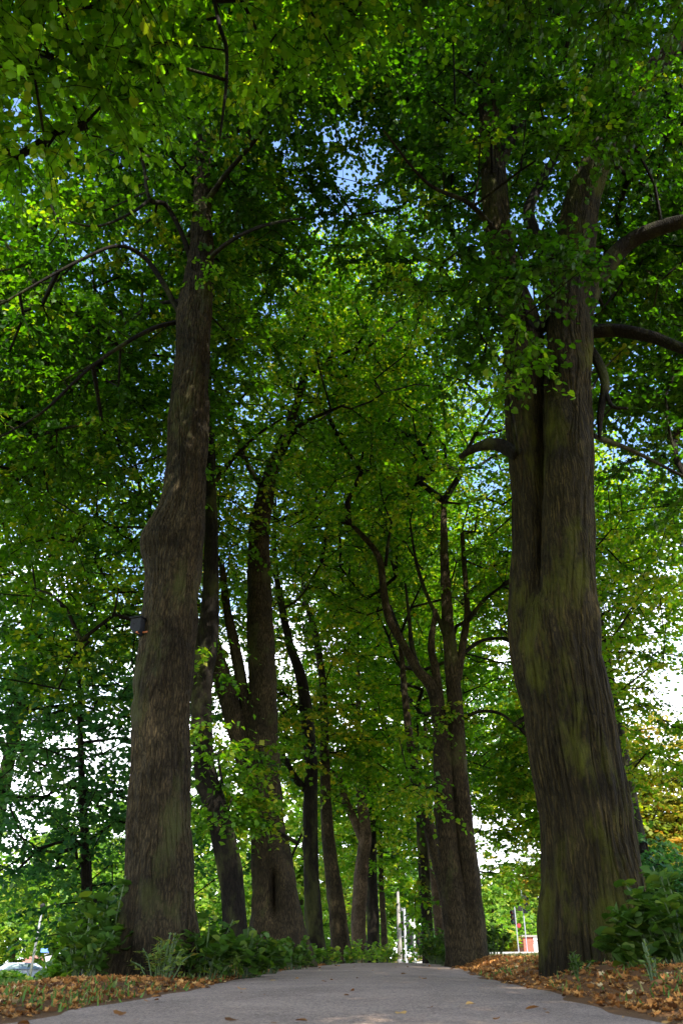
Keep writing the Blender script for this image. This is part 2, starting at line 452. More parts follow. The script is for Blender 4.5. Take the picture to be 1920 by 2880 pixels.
yy = np.concatenate([np.arange(-12, 30, 0.15), np.arange(30, 62, 0.6)])
us = np.linspace(0, 1, 26)
Yg, Ug = np.meshgrid(yy, us, indexing='ij')
le, re = left_edge(yy)[:, None], right_edge(yy)[:, None]
jl = (vnoise(yy * 2.1, 3.0, 0) - 0.5)[:, None] * 0.16; jr = (vnoise(yy * 1.7, 9.0, 0) - 0.5)[:, None] * 0.22
Xg = (le + jl) * (1 - Ug) + (re + jr) * Ug
Zg = hgt(Xg, Yg) + 0.006 + 0.03 * (1 - (2 * Ug - 1) ** 2) * sstep(0, 1, 1.0)
Zg = np.where((Ug == 0) | (Ug == 1), Zg - 0.02, Zg)
ny, nx = Yg.shape
i = np.arange(nx * ny).reshape(ny, nx)
Fq = np.stack([i[:-1, :-1], i[:-1, 1:], i[1:, 1:], i[1:, :-1]], -1).reshape(-1)
tag(link('path', np_mesh('path', np.stack([Xg, Yg, Zg], -1).reshape(-1, 3), Fq, 4, smooth=True), M['path']), kind='structure')

# cross road far away
xr = np.linspace(-90, 90, 120)
def road_y(x): return 74 + 0.10 * x
Xr, Ur = np.meshgrid(xr, np.linspace(-4, 4, 9), indexing='ij')
Yr = road_y(Xr) + Ur
Zr = hgt(Xr, Yr) + 0.03
n0, n1 = Xr.shape; i = np.arange(n0 * n1).reshape(n0, n1)
Fq = np.stack([i[:-1, :-1], i[1:, :-1], i[1:, 1:], i[:-1, 1:]], -1).reshape(-1)
tag(link('road', np_mesh('road', np.stack([Xr, Yr, Zr], -1).reshape(-1, 3), Fq, 4, smooth=True), M['road']), kind='structure')
def kerb(off):
    prof = [(-0.08, -0.1), (-0.08, 0.14), (0.08, 0.14), (0.08, -0.1)]
    V = np.array([[x, road_y(x) + off + a, gz(x, road_y(x) + off) + b + 0.03] for x in xr for a, b in prof])
    f = []
    for k in range(len(xr) - 1):
        for j in range(4):
            a, b_ = k * 4 + j, k * 4 + (j + 1) % 4
            f += [a, b_, b_ + 4, a + 4]
    tag(link('kerb', np_mesh('kerb', V, np.array(f), 4), M['kerb']), kind='structure')
kerb(-4.1); kerb(4.1)

# ------------------------------------------------------------------ leaves
def unit(v):
    return v / np.maximum(np.linalg.norm(v, axis=-1, keepdims=True), 1e-9)

T_NEAR = np.array([[0, 0.06, 0], [0.30, -0.10, .06], [0.52, 0.22, .13], [0.41, 0.64, .09], [0, 1.02, -.10], [-0.41, 0.64, .09], [-0.52, 0.22, .13], [-0.30, -0.10, .06]])
F_NEAR = [[0, 1, 2, 3, 4], [0, 4, 5, 6, 7]]
T_FAR = np.array([[0, 0, 0], [0.48, 0.42, .08], [0, 1.0, -.03], [-0.48, 0.42, .08]])
F_FAR = [[0, 1, 2, 3]]
T_LONG = np.array([[0, 0, 0], [0.17, 0.35, .04], [0, 1.0, -.10], [-0.17, 0.35, .04]])
T_LOBE = np.array([[0, -.05, 0], [.20, .02, .10], [.44, .05, .22], [.36, .30, .06], [.50, .58, .26], [.28, .66, .08], [.02, 1.08, .26],
                   [-.27, .68, .05], [-.48, .52, .22], [-.36, .30, .10], [-.42, .08, .30], [-.18, .0, .06]])
F_LOBE = [[0, 1, 2, 3, 4, 5], [0, 5, 6, 7, 8, 9], [0, 9, 10, 11, 0, 0]]
F_LOBE = [[0, 1, 2, 3], [0, 3, 4, 5], [0, 5, 6, 7], [0, 7, 8, 9], [0, 9, 10, 11]]
def leaf_mesh(name, C, A, N, S, tone, template='near'):
    """C base points, A axis, N normal, S size"""
    T, FF = {'near': (T_NEAR, F_NEAR), 'far': (T_FAR, F_FAR), 'long': (T_LONG, F_FAR), 'lobe': (T_LOBE, F_LOBE)}[template]
    A = unit(A); N = unit(N - (N * A).sum(-1, keepdims=True) * A); B = np.cross(A, N)
    k = len(T)
    V = C[:, None, :] + S[:, None, None] * (T[None, :, 0, None] * B[:, None, :] + T[None, :, 1, None] * A[:, None, :] + T[None, :, 2, None] * N[:, None, :])
    n = len(C)
    FA = np.array(FF)
    idx = (np.arange(n) * k)[:, None, None] + FA[None]
    nper = FA.shape[1]
    tn = np.repeat(tone, FA.shape[0])
    return np_mesh(name, V.reshape(-1, 3), idx.reshape(-1), nper, {'tone': ('FACE', tn)})

def sprays(nodes, outd, rng, ntw=6, nlf=12, length=0.75, size=0.085, droop=0.35, tonebase=None, hang=0.5):
    """leafy twiglets fanned round every node; returns leaf arrays"""
    n = len(nodes)
    ang = rng.uniform(0, 2 * np.pi, (n, ntw))
    el = rng.normal(-0.12, 0.24, (n, ntw))
    D = np.stack([np.cos(ang) * np.cos(el), np.sin(ang) * np.cos(el), np.sin(el)], -1) + 0.55 * outd[:, None, :]
    D = unit(D)
    L = length * rng.uniform(0.55, 1.3, (n, ntw))
    t = (np.arange(nlf) + 0.6) / nlf
    t = t[None, None, :] + rng.uniform(-0.03, 0.03, (n, ntw, nlf))
    P = nodes[:, None, None, :] + D[:, :, None, :] * (L[:, :, None] * t)[..., None]
    P[..., 2] -= droop * (L[:, :, None] * t) ** 2 / max(length, .1)
    side = unit(np.cross(D, np.array([0, 0, 1.0])))[:, :, None, :]
    sg = np.where(np.arange(nlf) % 2, 1, -1)[None, None, :, None]
    A = D[:, :, None, :] * 0.55 + side * sg * 0.9 + rng.normal(0, 0.3, P.shape)
    A[..., 2] -= hang
    N = np.zeros_like(P); N[..., 2] = 1.0
    N += rng.normal(0, 0.42, P.shape)
    P = P + rng.normal(0, 0.025, P.shape)
    S = size * rng.uniform(0.55, 1.25, P.shape[:-1])
    if tonebase is None:
        tonebase = rng.normal(0.45, 0.16, n)
    tone = np.clip(tonebase[:, None, None] + rng.normal(0, 0.14, S.shape), 0, 1)
    sprays.last = (np.repeat(nodes, ntw, 0), D.reshape(-1, 3), L.ravel(), droop, length)
    return P.reshape(-1, 3), A.reshape(-1, 3), N.reshape(-1, 3), S.ravel(), tone.ravel()

# ------------------------------------------------------------------ tubes (stems, limbs, branches)
def catmull(P, n):
    P = np.asarray(P, float)
    if len(P) == 2: return P[0] + (P[1] - P[0]) * np.linspace(0, 1, n)[:, None]
    seg = np.linalg.norm(np.diff(P[:, :3], axis=0), axis=1); cum = np.concatenate([[0], np.cumsum(seg)])
    Q = np.vstack([2 * P[0] - P[1], P, 2 * P[-1] - P[-2]])
    out = []
    for s in np.linspace(0, cum[-1], n):
        k = min(np.searchsorted(cum, s, side='right') - 1, len(P) - 2)
        t = (s - cum[k]) / max(seg[k], 1e-9)
        p0, p1, p2, p3 = Q[k], Q[k + 1], Q[k + 2], Q[k + 3]
        out.append(0.5 * (2 * p1 + (p2 - p0) * t + (2 * p0 - 5 * p1 + 4 * p2 - p3) * t * t + (3 * p1 - p0 - 3 * p2 + p3) * t ** 3))
    return np.array(out)

def tube(name, pts4, nseg=24, nrow=60, lump=0.05, ridge=0.0, seed=0.0, flare=0.0, groundz=0.0, ridge_n=26, ridge_s=3.0, bumps=()):
    """pts4: x, y, z, radius; closed tapered tube with bark relief"""
    Q = catmull(pts4, nrow)
    C, rad = Q[:, :3], np.maximum(Q[:, 3], 0.004)
    Tn = unit(np.gradient(C, axis=0))
    ref = np.array([1.0, 0, 0]) if abs(Tn[:, 0]).mean() < 0.8 else np.array([0, 1.0, 0])
    U = unit(ref - (Tn @ ref)[:, None] * Tn); W = np.cross(Tn, U)
    th = np.linspace(0, 2 * np.pi, nseg, endpoint=False)
    ct, st = np.cos(th), np.sin(th)
    s = np.concatenate([[0], np.cumsum(np.linalg.norm(np.diff(C, axis=0), axis=1))])
    S_, TH = np.meshgrid(s, th, indexing='ij')
    r = np.repeat(rad[:, None], nseg, 1)
    cx, sx_ = np.cos(TH), np.sin(TH)
    mr = float(rad.mean())
    r = r * (1 + lump * 2 * (vnoise(cx * 1.4 + seed, sx_ * 1.4, S_ * 0.9 + seed) - 0.5)
             + lump * 1.0 * (vnoise(cx * 3.2 + seed, sx_ * 3.2 + 9, S_ * 2.6) - 0.5) * 2)
    if flare:
        hgt_ = np.clip(C[:, 2] - groundz, 0, 9)[:, None]
        but = np.cos(TH * 5 + seed * 3 + 1.2 * np.sin(TH * 2 + seed)) * 0.5 + 0.5
        r = r * (1 + flare * np.exp(-hgt_ / 0.38) * (0.25 + but) + 0.10 * flare * np.exp(-hgt_ / 1.6) * but)
    if ridge:
        wob = (vnoise(cx * 2 + seed, sx_ * 2, S_ * 1.3) - 0.5) * 2.2
        k = ridge_n / (2 * np.pi)
        a = vnoise(cx * k + wob, sx_ * k + wob, S_ * ridge_s + seed)
        b_ = vnoise(cx * k * 2.1 + wob, sx_ * k * 2.1, S_ * ridge_s * 2.6 + seed + 31)
        rg = 1 - np.clip(np.abs(a - 0.5) * 5.0, 0, 1)
        r = r - ridge * rg + ridge * 0.5 * (b_ - 0.5)
    V = C[:, None, :] + r[..., None] * (ct[None, :, None] * U[:, None, :] + st[None, :, None] * W[:, None, :])
    for (bx_, by_, bz_, amp, rd) in bumps:      # burls (+) and splits (-)
        d2 = ((V - np.array([bx_, by_, bz_])) ** 2).sum(-1)
        r = r + amp * np.exp(-d2 / rd ** 2)
    if len(bumps):
        V = C[:, None, :] + r[..., None] * (ct[None, :, None] * U[:, None, :] + st[None, :, None] * W[:, None, :])
    i = np.arange(nrow * nseg).reshape(nrow, nseg); j = np.roll(i, -1, axis=1)
    quads = np.stack([i[:-1], j[:-1], j[1:], i[1:]], -1).reshape(-1)
    nq = (nrow - 1) * nseg
    fl = np.concatenate([quads, i[0][::-1], i[-1]])
    tot = np.concatenate([np.full(nq, 4), [nseg, nseg]])
    me = np_mesh(name, V.reshape(-1, 3), fl, tot, smooth=True)
    return me, C, rad

def bump(px, py, Y, amp, rd): return (*at(px * 1.2245, py * 1.2245, Y), amp, rd)
def groove(pts, Y, amp, rd, n=14):
    P = np.array(pts, float); t = np.linspace(0, len(P) - 1, n)
    return [bump(np.interp(u, range(len(P)), P[:, 0]), np.interp(u, range(len(P)), P[:, 1]), Y, amp, rd) for u in t]
K = 1.2245      # the tracing below is in the 1568 px wide view of the photo
def trace(pts, Y, dis=K):
    """pts: (px, py, width px, dY) traced in the photo, standing at world distance Y + dY -> x, y, z, radius"""
    out = []
    for p in pts:
        px, py, wd = p[0] * dis, p[1] * dis, p[2] * dis
        dy = p[3] if len(p) > 3 else 0
        q = at(px, py, Y + dy)
        out.append([*q, 0.5 * wd / F * axdepth(q)])
    return out

def grow(stems, nodes, rng, r_tip=0.006, expo=0.42, cap=0.10):
    """join leaf nodes to the stems by the nearest-neighbour rule; returns segments (p0,p1,r0,r1) and node directions"""
    base = np.vstack(stems)
    nb = len(base)
    d0 = np.array([np.min(np.linalg.norm(base - p, axis=1)) for p in nodes])
    order = np.argsort(d0)
    P = [*base]; par = [-1] * nb; depth = [0.0] * nb
    arr = np.zeros((nb + 3 * len(nodes), 3)); arr[:nb] = base
    dep = np.zeros(len(arr)); cnt = nb
    ids = np.zeros(len(nodes), int); parent = np.full(len(arr), -1)
    isn = []
    for o in order:
        p = nodes[o]
        c = arr[:cnt]
        dv = p - c
        dist = np.linalg.norm(dv, axis=1)
        cost = dist + 0.25 * dep[:cnt] + np.where(c[:, 2] > p[2] + 0.4, (c[:, 2] - p[2]) * 0.8, 0)
        k = int(np.argmin(cost))
        if dist[k] > 1.2:      # bend long pieces
            m = (c[k] + p) / 2 + rng.normal(0, 0.10 * dist[k] * 0.6, 3) + np.array([0, 0, 0.07 * dist[k]])
            arr[cnt] = m; parent[cnt] = k; dep[cnt] = dep[k] + dist[k] / 2; cnt += 1; k = cnt - 1
        arr[cnt] = p; parent[cnt] = k; dep[cnt] = dep[k] + np.linalg.norm(p - arr[k]); ids[o] = cnt; cnt += 1
    load = np.zeros(cnt)
    load[ids] = 1
    for k in range(cnt - 1, nb - 1, -1):
        if parent[k] >= 0: load[parent[k]] += load[k]
    rr = np.minimum(r_tip * np.maximum(load, 0.6) ** expo * 1.6, cap)
    k = np.arange(nb, cnt)
    p0 = arr[parent[k]]; p1 = arr[k]
    r1 = rr[k]; r0 = np.minimum(np.where(parent[k] >= nb, rr[parent[k]], rr[k] * 1.3), rr[k] * 1.5)
    outd = unit(arr[ids] - arr[parent[ids]])
    return p0, p1, r0, r1, outd

def seg_mesh(name, p0, p1, r0, r1, nside=5):
    n = len(p0)
    T = unit(p1 - p0)
    ref = np.where(np.abs(T[:, 2:3]) > 0.9, np.array([[1.0, 0, 0]]), np.array([[0, 0, 1.0]]))
    U = unit(np.cross(T, ref)); W = np.cross(T, U)
    th = np.linspace(0, 2 * np.pi, nside, endpoint=False)
    ring = np.cos(th)[None, :, None] * U[:, None, :] + np.sin(th)[None, :, None] * W[:, None, :]
    a = (p0 - T * r0[:, None] * 0.6)[:, None, :] + ring * r0[:, None, None]
    b = (p1 + T * r1[:, None] * 0.5)[:, None, :] + ring * r1[:, None, None]
    V = np.concatenate([a, b], 1).reshape(-1, 3)
    o = (np.arange(n) * 2 * nside)[:, None, None]
    k = np.arange(nside); k2 = (k + 1) % nside
    Fq = np.stack([k, k2, k2 + nside, k + nside], -1)[None] + o
    return np_mesh(name, V, Fq.reshape(-1), 4, smooth=True)

GAP = ((-.05, 6.3, 8.9, 1.2), (-.05, 8.1, 11.2, 1.5), (-.05, 10.0, 13.7, 1.8), (-.08, 13, 17.7, 2.2), (-.1, 16, 21.6, 2.6), (-.12, 19, 25.6, 3.0), (-.15, 23, 31, 3.4))     # the crowns of the two rows do not quite meet over the path
def blob_nodes(blobs, rng, holes=()):
    """blobs: (cx,cy,cz, rx,ry,rz, count) -> points biased towards the surface of uneven ellipsoids"""
    out = []
    for (cx, cy_, cz, rx, ry, rz, cnt) in blobs:
        d = unit(rng.normal(size=(cnt, 3)))
        r = rng.uniform(0.12, 1, cnt) ** 0.5
        r = r * (0.78 + 0.5 * vnoise(d[:, 0] * 2 + cx, d[:, 1] * 2 + cy_, d[:, 2] * 2 + cz))
        out.append(np.array([cx, cy_, cz]) + d * r[:, None] * np.array([rx, ry, rz]))
    P = np.vstack(out)
    for (hx, hy, hz, hr) in GAP:
        P = P[np.linalg.norm(P - np.array([hx, hy, hz]), axis=1) > hr]
    for (hx, hy, hz, hr) in holes:
        P = P[np.linalg.norm(P - np.array([hx, hy, hz]), axis=1) > hr]
    return P

# ------------------------------------------------------------------ trees
def tree(name, label, cat, group, base, stems, bark, blobs, leaf, seed=1, holes=(), ntw=6, nlf=10, length=0.75, size=0.09,
         template='near', twigs=True, extra_nodes=None, crown_z=5.0, hang=0.5, nside=5, limbs=(), rtip=0.006, tone=0.45):
    rng = np.random.default_rng(seed)
    root = empty(name, base)
    tag(root, label, cat, group)
    curves = []
    for k, st in enumerate(stems):
        pn, pts, kw = st
        me, C, rad = tube(pn, pts, seed=seed * 1.7 + k * 3.1, groundz=base[2], **kw)
        link(pn, me, M[bark], root)
        curves.append(C[C[:, 2] > crown_z])
    for k, pts in enumerate(limbs):
        me, C, rad = tube('limb', pts, nseg=12, nrow=36, lump=0.10, seed=seed + k * 5.3)
        link('limb', me, M['bark_dark'], root)
        curves.append(C[::2])
    nodes = blob_nodes(blobs, rng, holes)
    if extra_nodes is not None: nodes = np.vstack([nodes, extra_nodes])
    curves = [c for c in curves if len(c)]
    p0, p1, r0, r1, outd = grow(curves, nodes, rng, r_tip=rtip)
    P, A, N, S, tn = sprays(nodes, outd, rng, ntw, nlf, length, size, hang=hang, tonebase=np.clip(rng.normal(tone, 0.24, len(nodes)), .02, .98))
    if template == 'near':          # the leafy twigs themselves
        a_, D_, L_, dr_, ln_ = sprays.last
        m_ = a_ + D_ * (L_ * .5)[:, None]; m_[:, 2] -= dr_ * (L_ * .5) ** 2 / ln_
        e_ = a_ + D_ * L_[:, None]; e_[:, 2] -= dr_ * L_ ** 2 / ln_
        q_ = np.full(len(a_), 1.0)
        p0 = np.vstack([p0, a_, m_]); p1 = np.vstack([p1, m_, e_])
        r0 = np.concatenate([r0, q_ * .006, q_ * .0045]); r1 = np.concatenate([r1, q_ * .0045, q_ * .002])
    link('branches', seg_mesh('branches', p0, p1, r0, r1, nside if template != 'near' else 4), M['bark_dark'], root)
    link('crown', leaf_mesh('crown', P, A, N, S, tn, template), M[leaf], root)
    return root

def bp(px, py, Y):        # base point on the ground below a photo pixel column
    q = at(px, py, Y)
    return (float(q[0]), Y, gz(q[0], Y))

def down(pts4, gzv):      # carry a trunk below ground
    p = list(pts4[0]); q = list(pts4[0]); q[2] = gzv - 0.35
    if p[2] < gzv + 0.05: p[2] = gzv + 0.05
    q[3] = p[3] * 1.05
    return [q, p] + pts4[1:]

LG = 'lime trees of the left-hand avenue row'
RG = 'lime trees of the right-hand avenue row'

# --- big left trunk
Y = 10.5
st = trace([(355, 2165, 175), (363, 2060, 158), (364, 1900, 146), (370, 1700, 136), (384, 1500, 124), (394, 1360, 122), (402, 1250, 131), (424, 1130, 100),
            (431, 980, 92), (441, 830, 81), (450, 700, 76), (460, 600, 60), (464, 500, 46), (466, 380, 38), (455, 250, 30), (450, 60, 20)], Y)
b = bp(355 * K, 2165 * K, Y)
limbs1 = [trace(p, Y) for p in (
    [(420, 735, 14), (375, 650, 13, -.2), (330, 590, 11, -.4), (270, 565, 9, -.7), (180, 600, 7, -1), (0, 700, 5, -1.4)],
    [(415, 738, 12), (350, 755, 10, -.3), (270, 800, 9, -.6), (190, 860, 7, -.9), (100, 945, 6, -1.1), (0, 1005, 4, -1.4)],
    [(440, 600, 14), (415, 530, 12, -.3), (380, 470, 11, -.6), (345, 458, 9, -1), (330, 380, 7, -1.2), (322, 330, 5, -1.5)],
    [(345, 458, 8, -1), (300, 490, 7, -1.3), (220, 520, 5, -1.7), (130, 500, 4, -2)],
    [(425, 690, 10), (360, 700, 8, .5), (290, 745, 6, 1), (230, 840, 5, 1.4), (120, 1000, 3, 2)],
    [(455, 620, 12), (520, 560, 10, -.6), (600, 520, 8, -1.3), (700, 500, 5, -2)],
    [(462, 480, 14), (520, 400, 12, -.5), (600, 300, 9, -1.2), (640, 180, 6, -2)])]
tree('lime_tree', 'big old lime with thick burled trunk left of the path, a nest box on it', 'tree', LG, b,
     [('trunk', down(st, b[2]), dict(nseg=420, nrow=1000, lump=0.08, ridge=0.020, flare=0.36, ridge_n=60,
      bumps=[bump(348, 1235, 10.3, .075, .26), bump(372, 1225, 10.1, .05, .14), bump(350, 1560, 10.0, .05, .2), bump(330, 1770, 9.95, .045, .16), bump(410, 1560, 10.05, .04, .16), bump(385, 1420, 10.05, .035, .12)]
      + groove([(392, 1500), (396, 1620), (388, 1760)], 10.02, -.05, .09)))], 'bark',
     [(-4.8, 12.0, 12.8, 4.4, 2.4, 4.8, 430), (-2.6, 10.4, 18.5, 4.8, 4.4, 5.4, 600), (-6.8, 11.5, 9.8, 3.4, 2.4, 3.0, 240), (-0.9, 10.8, 15.2, 2.2, 2.4, 2.4, 90), (-1.5, 7.6, 13.9, 1.5, 1.4, 1.6, 130)],
     'leaf', seed=11, ntw=7, nlf=14, size=0.084, crown_z=8.0, limbs=limbs1)

# --- tree overhead on the left, trunk behind the camera
Y0 = -0.6
b = (-4.0, Y0, gz(-4.0, Y0))
st0 = [[-4.0, Y0, b[2] - .3, .62], [-4.0, Y0, b[2] + .05, .56], [-4.05, Y0, 2.5, .44], [-3.9, Y0 + .1, 5.5, .38], [-3.8, Y0 + .3, 9, .30], [-3.7, Y0 + .2, 14, .20], [-3.7, Y0, 20, .07]]
twg = [trace(p, 5.5) for p in (
    [(180, -60, 6, -1.2), (100, 60, 5, -.6), (130, 160, 4), (172, 250, 3, .2), (205, 320, 2, .3)],
    [(480, -60, 8), (505, 60, 9), (520, 110, 8.5), (520, 190, 8), (512, 260, 6.5), (505, 320, 4)])]
l0 = [[[-3.85, Y0 + .2, 7.0, .12], [-3.6, 1.6, 9.0, .09], [-3.2, 3.4, 10.4, .06], [-2.6, 5.2, 10.6, .03]],
      [[-3.8, Y0 + .2, 8.5, .13], [-2.4, 1.2, 11.0, .10], [-1.6, 3.4, 13.2, .07], [-1.7, 5.4, 14.2, .04]]]
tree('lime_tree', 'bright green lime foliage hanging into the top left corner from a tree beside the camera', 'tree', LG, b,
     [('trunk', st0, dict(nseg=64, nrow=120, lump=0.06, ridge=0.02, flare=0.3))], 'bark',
     [(-3.6, 4.4, 9.3, 2.1, 2.2, 1.5, 150), (-1.6, 5.2, 12.2, 2.6, 2.2, 2.2, 190), (-4.0, 1.2, 10.5, 4.0, 3.0, 2.4, 260), (-4.0, -3.0, 9.5, 4.2, 3.6, 3.2, 260), (-6.0, 4.8, 8.0, 2.0, 1.8, 1.6, 80)],  # rear leaf masses, out of view, are added to shade path and trunks
     'leaf_near_lit', seed=21, ntw=7, nlf=14, size=0.088, crown_z=6.0, limbs=l0 + twg, tone=0.68)

# --- big right trunk with two stems
Y = 9.6
rt = trace([(1370, 2170, 250), (1361, 2050, 228), (1345, 1880, 212), (1322, 1750, 206), (1300, 1620, 198), (1280, 1500, 186), (1268, 1420, 140), (1262, 1350, 70)], Y)
b = bp(1362 * K, 2170 * K, Y)
ls = trace([(1262, 1660, 110, .1), (1225, 1500, 108, .15), (1215, 1360, 90, .18), (1217, 1200, 80, .2), (1206, 1000, 88, .22), (1204, 850, 92, .24), (1192, 730, 88, .25), (1152, 600, 66, .3),
            (1133, 420, 58, .4), (1122, 260, 44, .4), (1105, 60, 30, .4), (1100, -150, 16)], Y)
rs = trace([(1318, 1680, 150, -.04), (1308, 1480, 142, -.12), (1303, 1280, 120, -.16), (1304, 1050, 112, -.14), (1305, 850, 103, -.08), (1308, 690, 100), (1322, 560, 92), (1340, 450, 80),
            (1392, 320, 60, -.2), (1470, 190, 48, -.4), (1570, 85, 38, -.6), (1700, -80, 22, -.8)], Y)
limbs2 = [trace(p, Y) for p in (
    [(1330, 720, 56), (1372, 640, 46, -.1), (1430, 568, 40, -.3), (1500, 528, 34, -.6), (1600, 500, 28, -.9), (1720, 470, 18, -1.2)],
    [(1340, 762, 34), (1420, 760, 30, -.2), (1500, 775, 28, -.4), (1580, 805, 24, -.6), (1700, 830, 14, -.9)],
    [(1345, 790, 22), (1372, 830, 22, -.1), (1388, 880, 20, -.2), (1378, 950, 15, -.2), (1376, 1005, 8, -.2)],
    [(1386, 885, 12, -.2), (1404, 932, 9, -.3), (1440, 938, 6, -.4)],
    [(1190, 1045, 34), (1140, 1020, 28, .2), (1095, 1028, 22, .4), (1055, 1050, 12, .6)],
    [(1360, 1000, 12), (1440, 1030, 10, .5), (1520, 1070, 8, 1), (1600, 1110, 6, 1.4)],
    [(1215, 760, 30), (1260, 740, 34), (1290, 760, 30)],
    [(1310, 560, 30), (1265, 600, 26), (1215, 500, 26, .2), (1230, 440, 22, .3), (1290, 330, 18, .4), (1350, 200, 12, .6)],
    [(1130, 420, 26, .4), (1170, 330, 22, .3), (1230, 220, 16, .1), (1300, 150, 10, -.2)],
    [(1160, 560, 16), (1080, 470, 12, -.6), (980, 420, 8, -1.2), (880, 300, 4, -2)])]
spn = rng_n = np.random.default_rng(5)
ex = []
for (px, py, Yv, n_, sp_) in ((1240, 570, 8.4, 6, 45), (1320, 600, 8.2, 4, 45), (1440, 260, 8.2, 14, 60), (1180, 640, 8.5, 6, 50), (1110, 730, 8.6, 7, 60), (1260, 300, 7.8, 12, 110), (1180, 860, 8.8, 4, 40), (1050, 600, 8.8, 8, 60)):
    for _ in range(n_):
        ex.append(at((px + rng_n.normal(0, sp_ * .7)) * K, (py + rng_n.normal(0, sp_ * .6)) * K, Yv + rng_n.normal(0, .3)))
tree('lime_tree', 'massive two-stemmed lime with furrowed mossy trunk, nearest tree on the right of the path', 'tree', RG, b,
     [('trunk', down(rt, b[2]), dict(nseg=520, nrow=800, lump=0.055, ridge=0.030, flare=0.07, ridge_n=72, ridge_s=1.1,
      bumps=[bump(1200, 1440, 9.05, .05, .13), bump(1232, 1425, 9.0, .05, .10), bump(1216, 1440, 8.95, -.06, .06)]
      + groove([(1216, 1470), (1222, 1560), (1232, 1640)], 8.98, -.06, .08) + groove([(1360, 1950), (1375, 2050), (1392, 2160)], 8.95, -.05, .10))),
      ('stem', ls, dict(nseg=260, nrow=800, lump=0.08, ridge=0.018, ridge_n=38, ridge_s=1.2)),
      ('stem', rs, dict(nseg=300, nrow=800, lump=0.07, ridge=0.020, ridge_n=44, ridge_s=1.2))], 'bark_warm',
     [(3.4, 10.8, 19.5, 4.6, 3.4, 5.2, 560), (5.0, 6.8, 18.5, 3.6, 2.4, 3.6, 260), (7.2, 11.2, 13.4, 3.6, 2.4, 4.8, 380), (0.9, 10.2, 15.0, 2.4, 2.6, 4.0, 220), (5.2, 11.6, 11.0, 3.4, 2.2, 3.0, 120)],  # forward leaf mass above the view is added to shade this crown
     'leaf', seed=12, ntw=7, nlf=14, size=0.084, crown_z=8.5, limbs=limbs2, extra_nodes=np.array(ex), tone=0.34,
     holes=((0.1, 9.5, 12.0, 1.5),))

# --- tree overhead on the right
b = (4.2, -1.0, gz(4.2, -1.0))
st0 = [[4.2, -1, b[2] - .3, .6], [4.2, -1, b[2] + .05, .55], [4.2, -1, 3, .45], [4.1, -.8, 6, .38], [4.0, -.6, 9, .32], [3.8, -.4, 14, .2], [3.8, -.2, 20, .07]]
l0 = [[[4.0, -.6, 9.0, .16], [3.2, 1.4, 12.0, .12], [2.4, 3.6, 14.0, .08], [1.6, 5.6, 15.0, .04]],
      [[4.0, -.6, 9.5, .14], [4.6, 1.6, 11.5, .10], [4.4, 4.0, 13.0, .06]]]
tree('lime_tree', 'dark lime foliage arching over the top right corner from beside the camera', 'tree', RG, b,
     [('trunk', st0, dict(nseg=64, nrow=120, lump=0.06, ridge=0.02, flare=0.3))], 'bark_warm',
     [(3.0, 4.8, 13.2, 3.4, 2.6, 2.4, 240), (3.8, 0.8, 10.8, 4.2, 3.4, 2.6, 360), (0.8, -0.6, 10.0, 2.8, 3.6, 2.0, 300), (3.6, -3.6, 9.6, 4.8, 3.2, 3.2, 460), (5.0, 0.0, 16.5, 4.4, 4.6, 4.0, 480)],  # unseen masses behind and overhead are added to keep sun off the path
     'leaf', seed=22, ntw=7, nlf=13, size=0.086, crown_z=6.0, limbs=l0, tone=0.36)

# --- further trees of the left row.  (stems traced in the photo)
def avenue(label, grp, Y, stems, bark, blobs, seed, leaf='leaf', extra=None, limbs=(), size=0.13, nlf=9, ntw=6, crown_z=4.0, dis=K, tone=0.72, flare=0.3, length=0.85, holes=(), bumps=()):
    x0, y0 = stems[0][0][0] * dis, stems[0][0][1] * dis
    b = bp(x0, y0, Y)
    S = []
    for k, s in enumerate(stems):
        t = trace(s, Y, dis)
        if k == 0 or s[0][1] * dis > 2500: t = down(t, gz(t[0][0], t[0][1]))
        S.append(('trunk' if k == 0 else 'stem', t, dict(nseg=72 if Y < 22 else 40, nrow=260, lump=0.08, ridge=0.015 if Y < 22 else 0.0, bumps=bumps if k == 0 else (), flare=flare if (k == 0 or s[0][1] * dis > 2500) else 0, ridge_n=14)))
    cx = b[0]
    bl = [(cx + q[0], Y + q[1], *q[2:]) for q in blobs]
    return tree('lime_tree', label, 'tree', grp, b, S, bark, bl, leaf, seed=seed, ntw=ntw, nlf=nlf, size=size, length=length,
                template='far', crown_z=crown_z, limbs=[trace(l, Y, dis) for l in limbs], extra_nodes=extra, tone=tone, nside=4, holes=holes)

def pixnodes(spec, seed):
    r_ = np.random.default_rng(seed); o = []
    for (px, py, Yv, n_, sx_, sy_) in spec:
        for _ in range(n_):
            o.append(at((px + r_.normal(0, sx_)) * K, (py + r_.normal(0, sy_)) * K, Yv + r_.normal(0, .35)))
    return np.array(o)

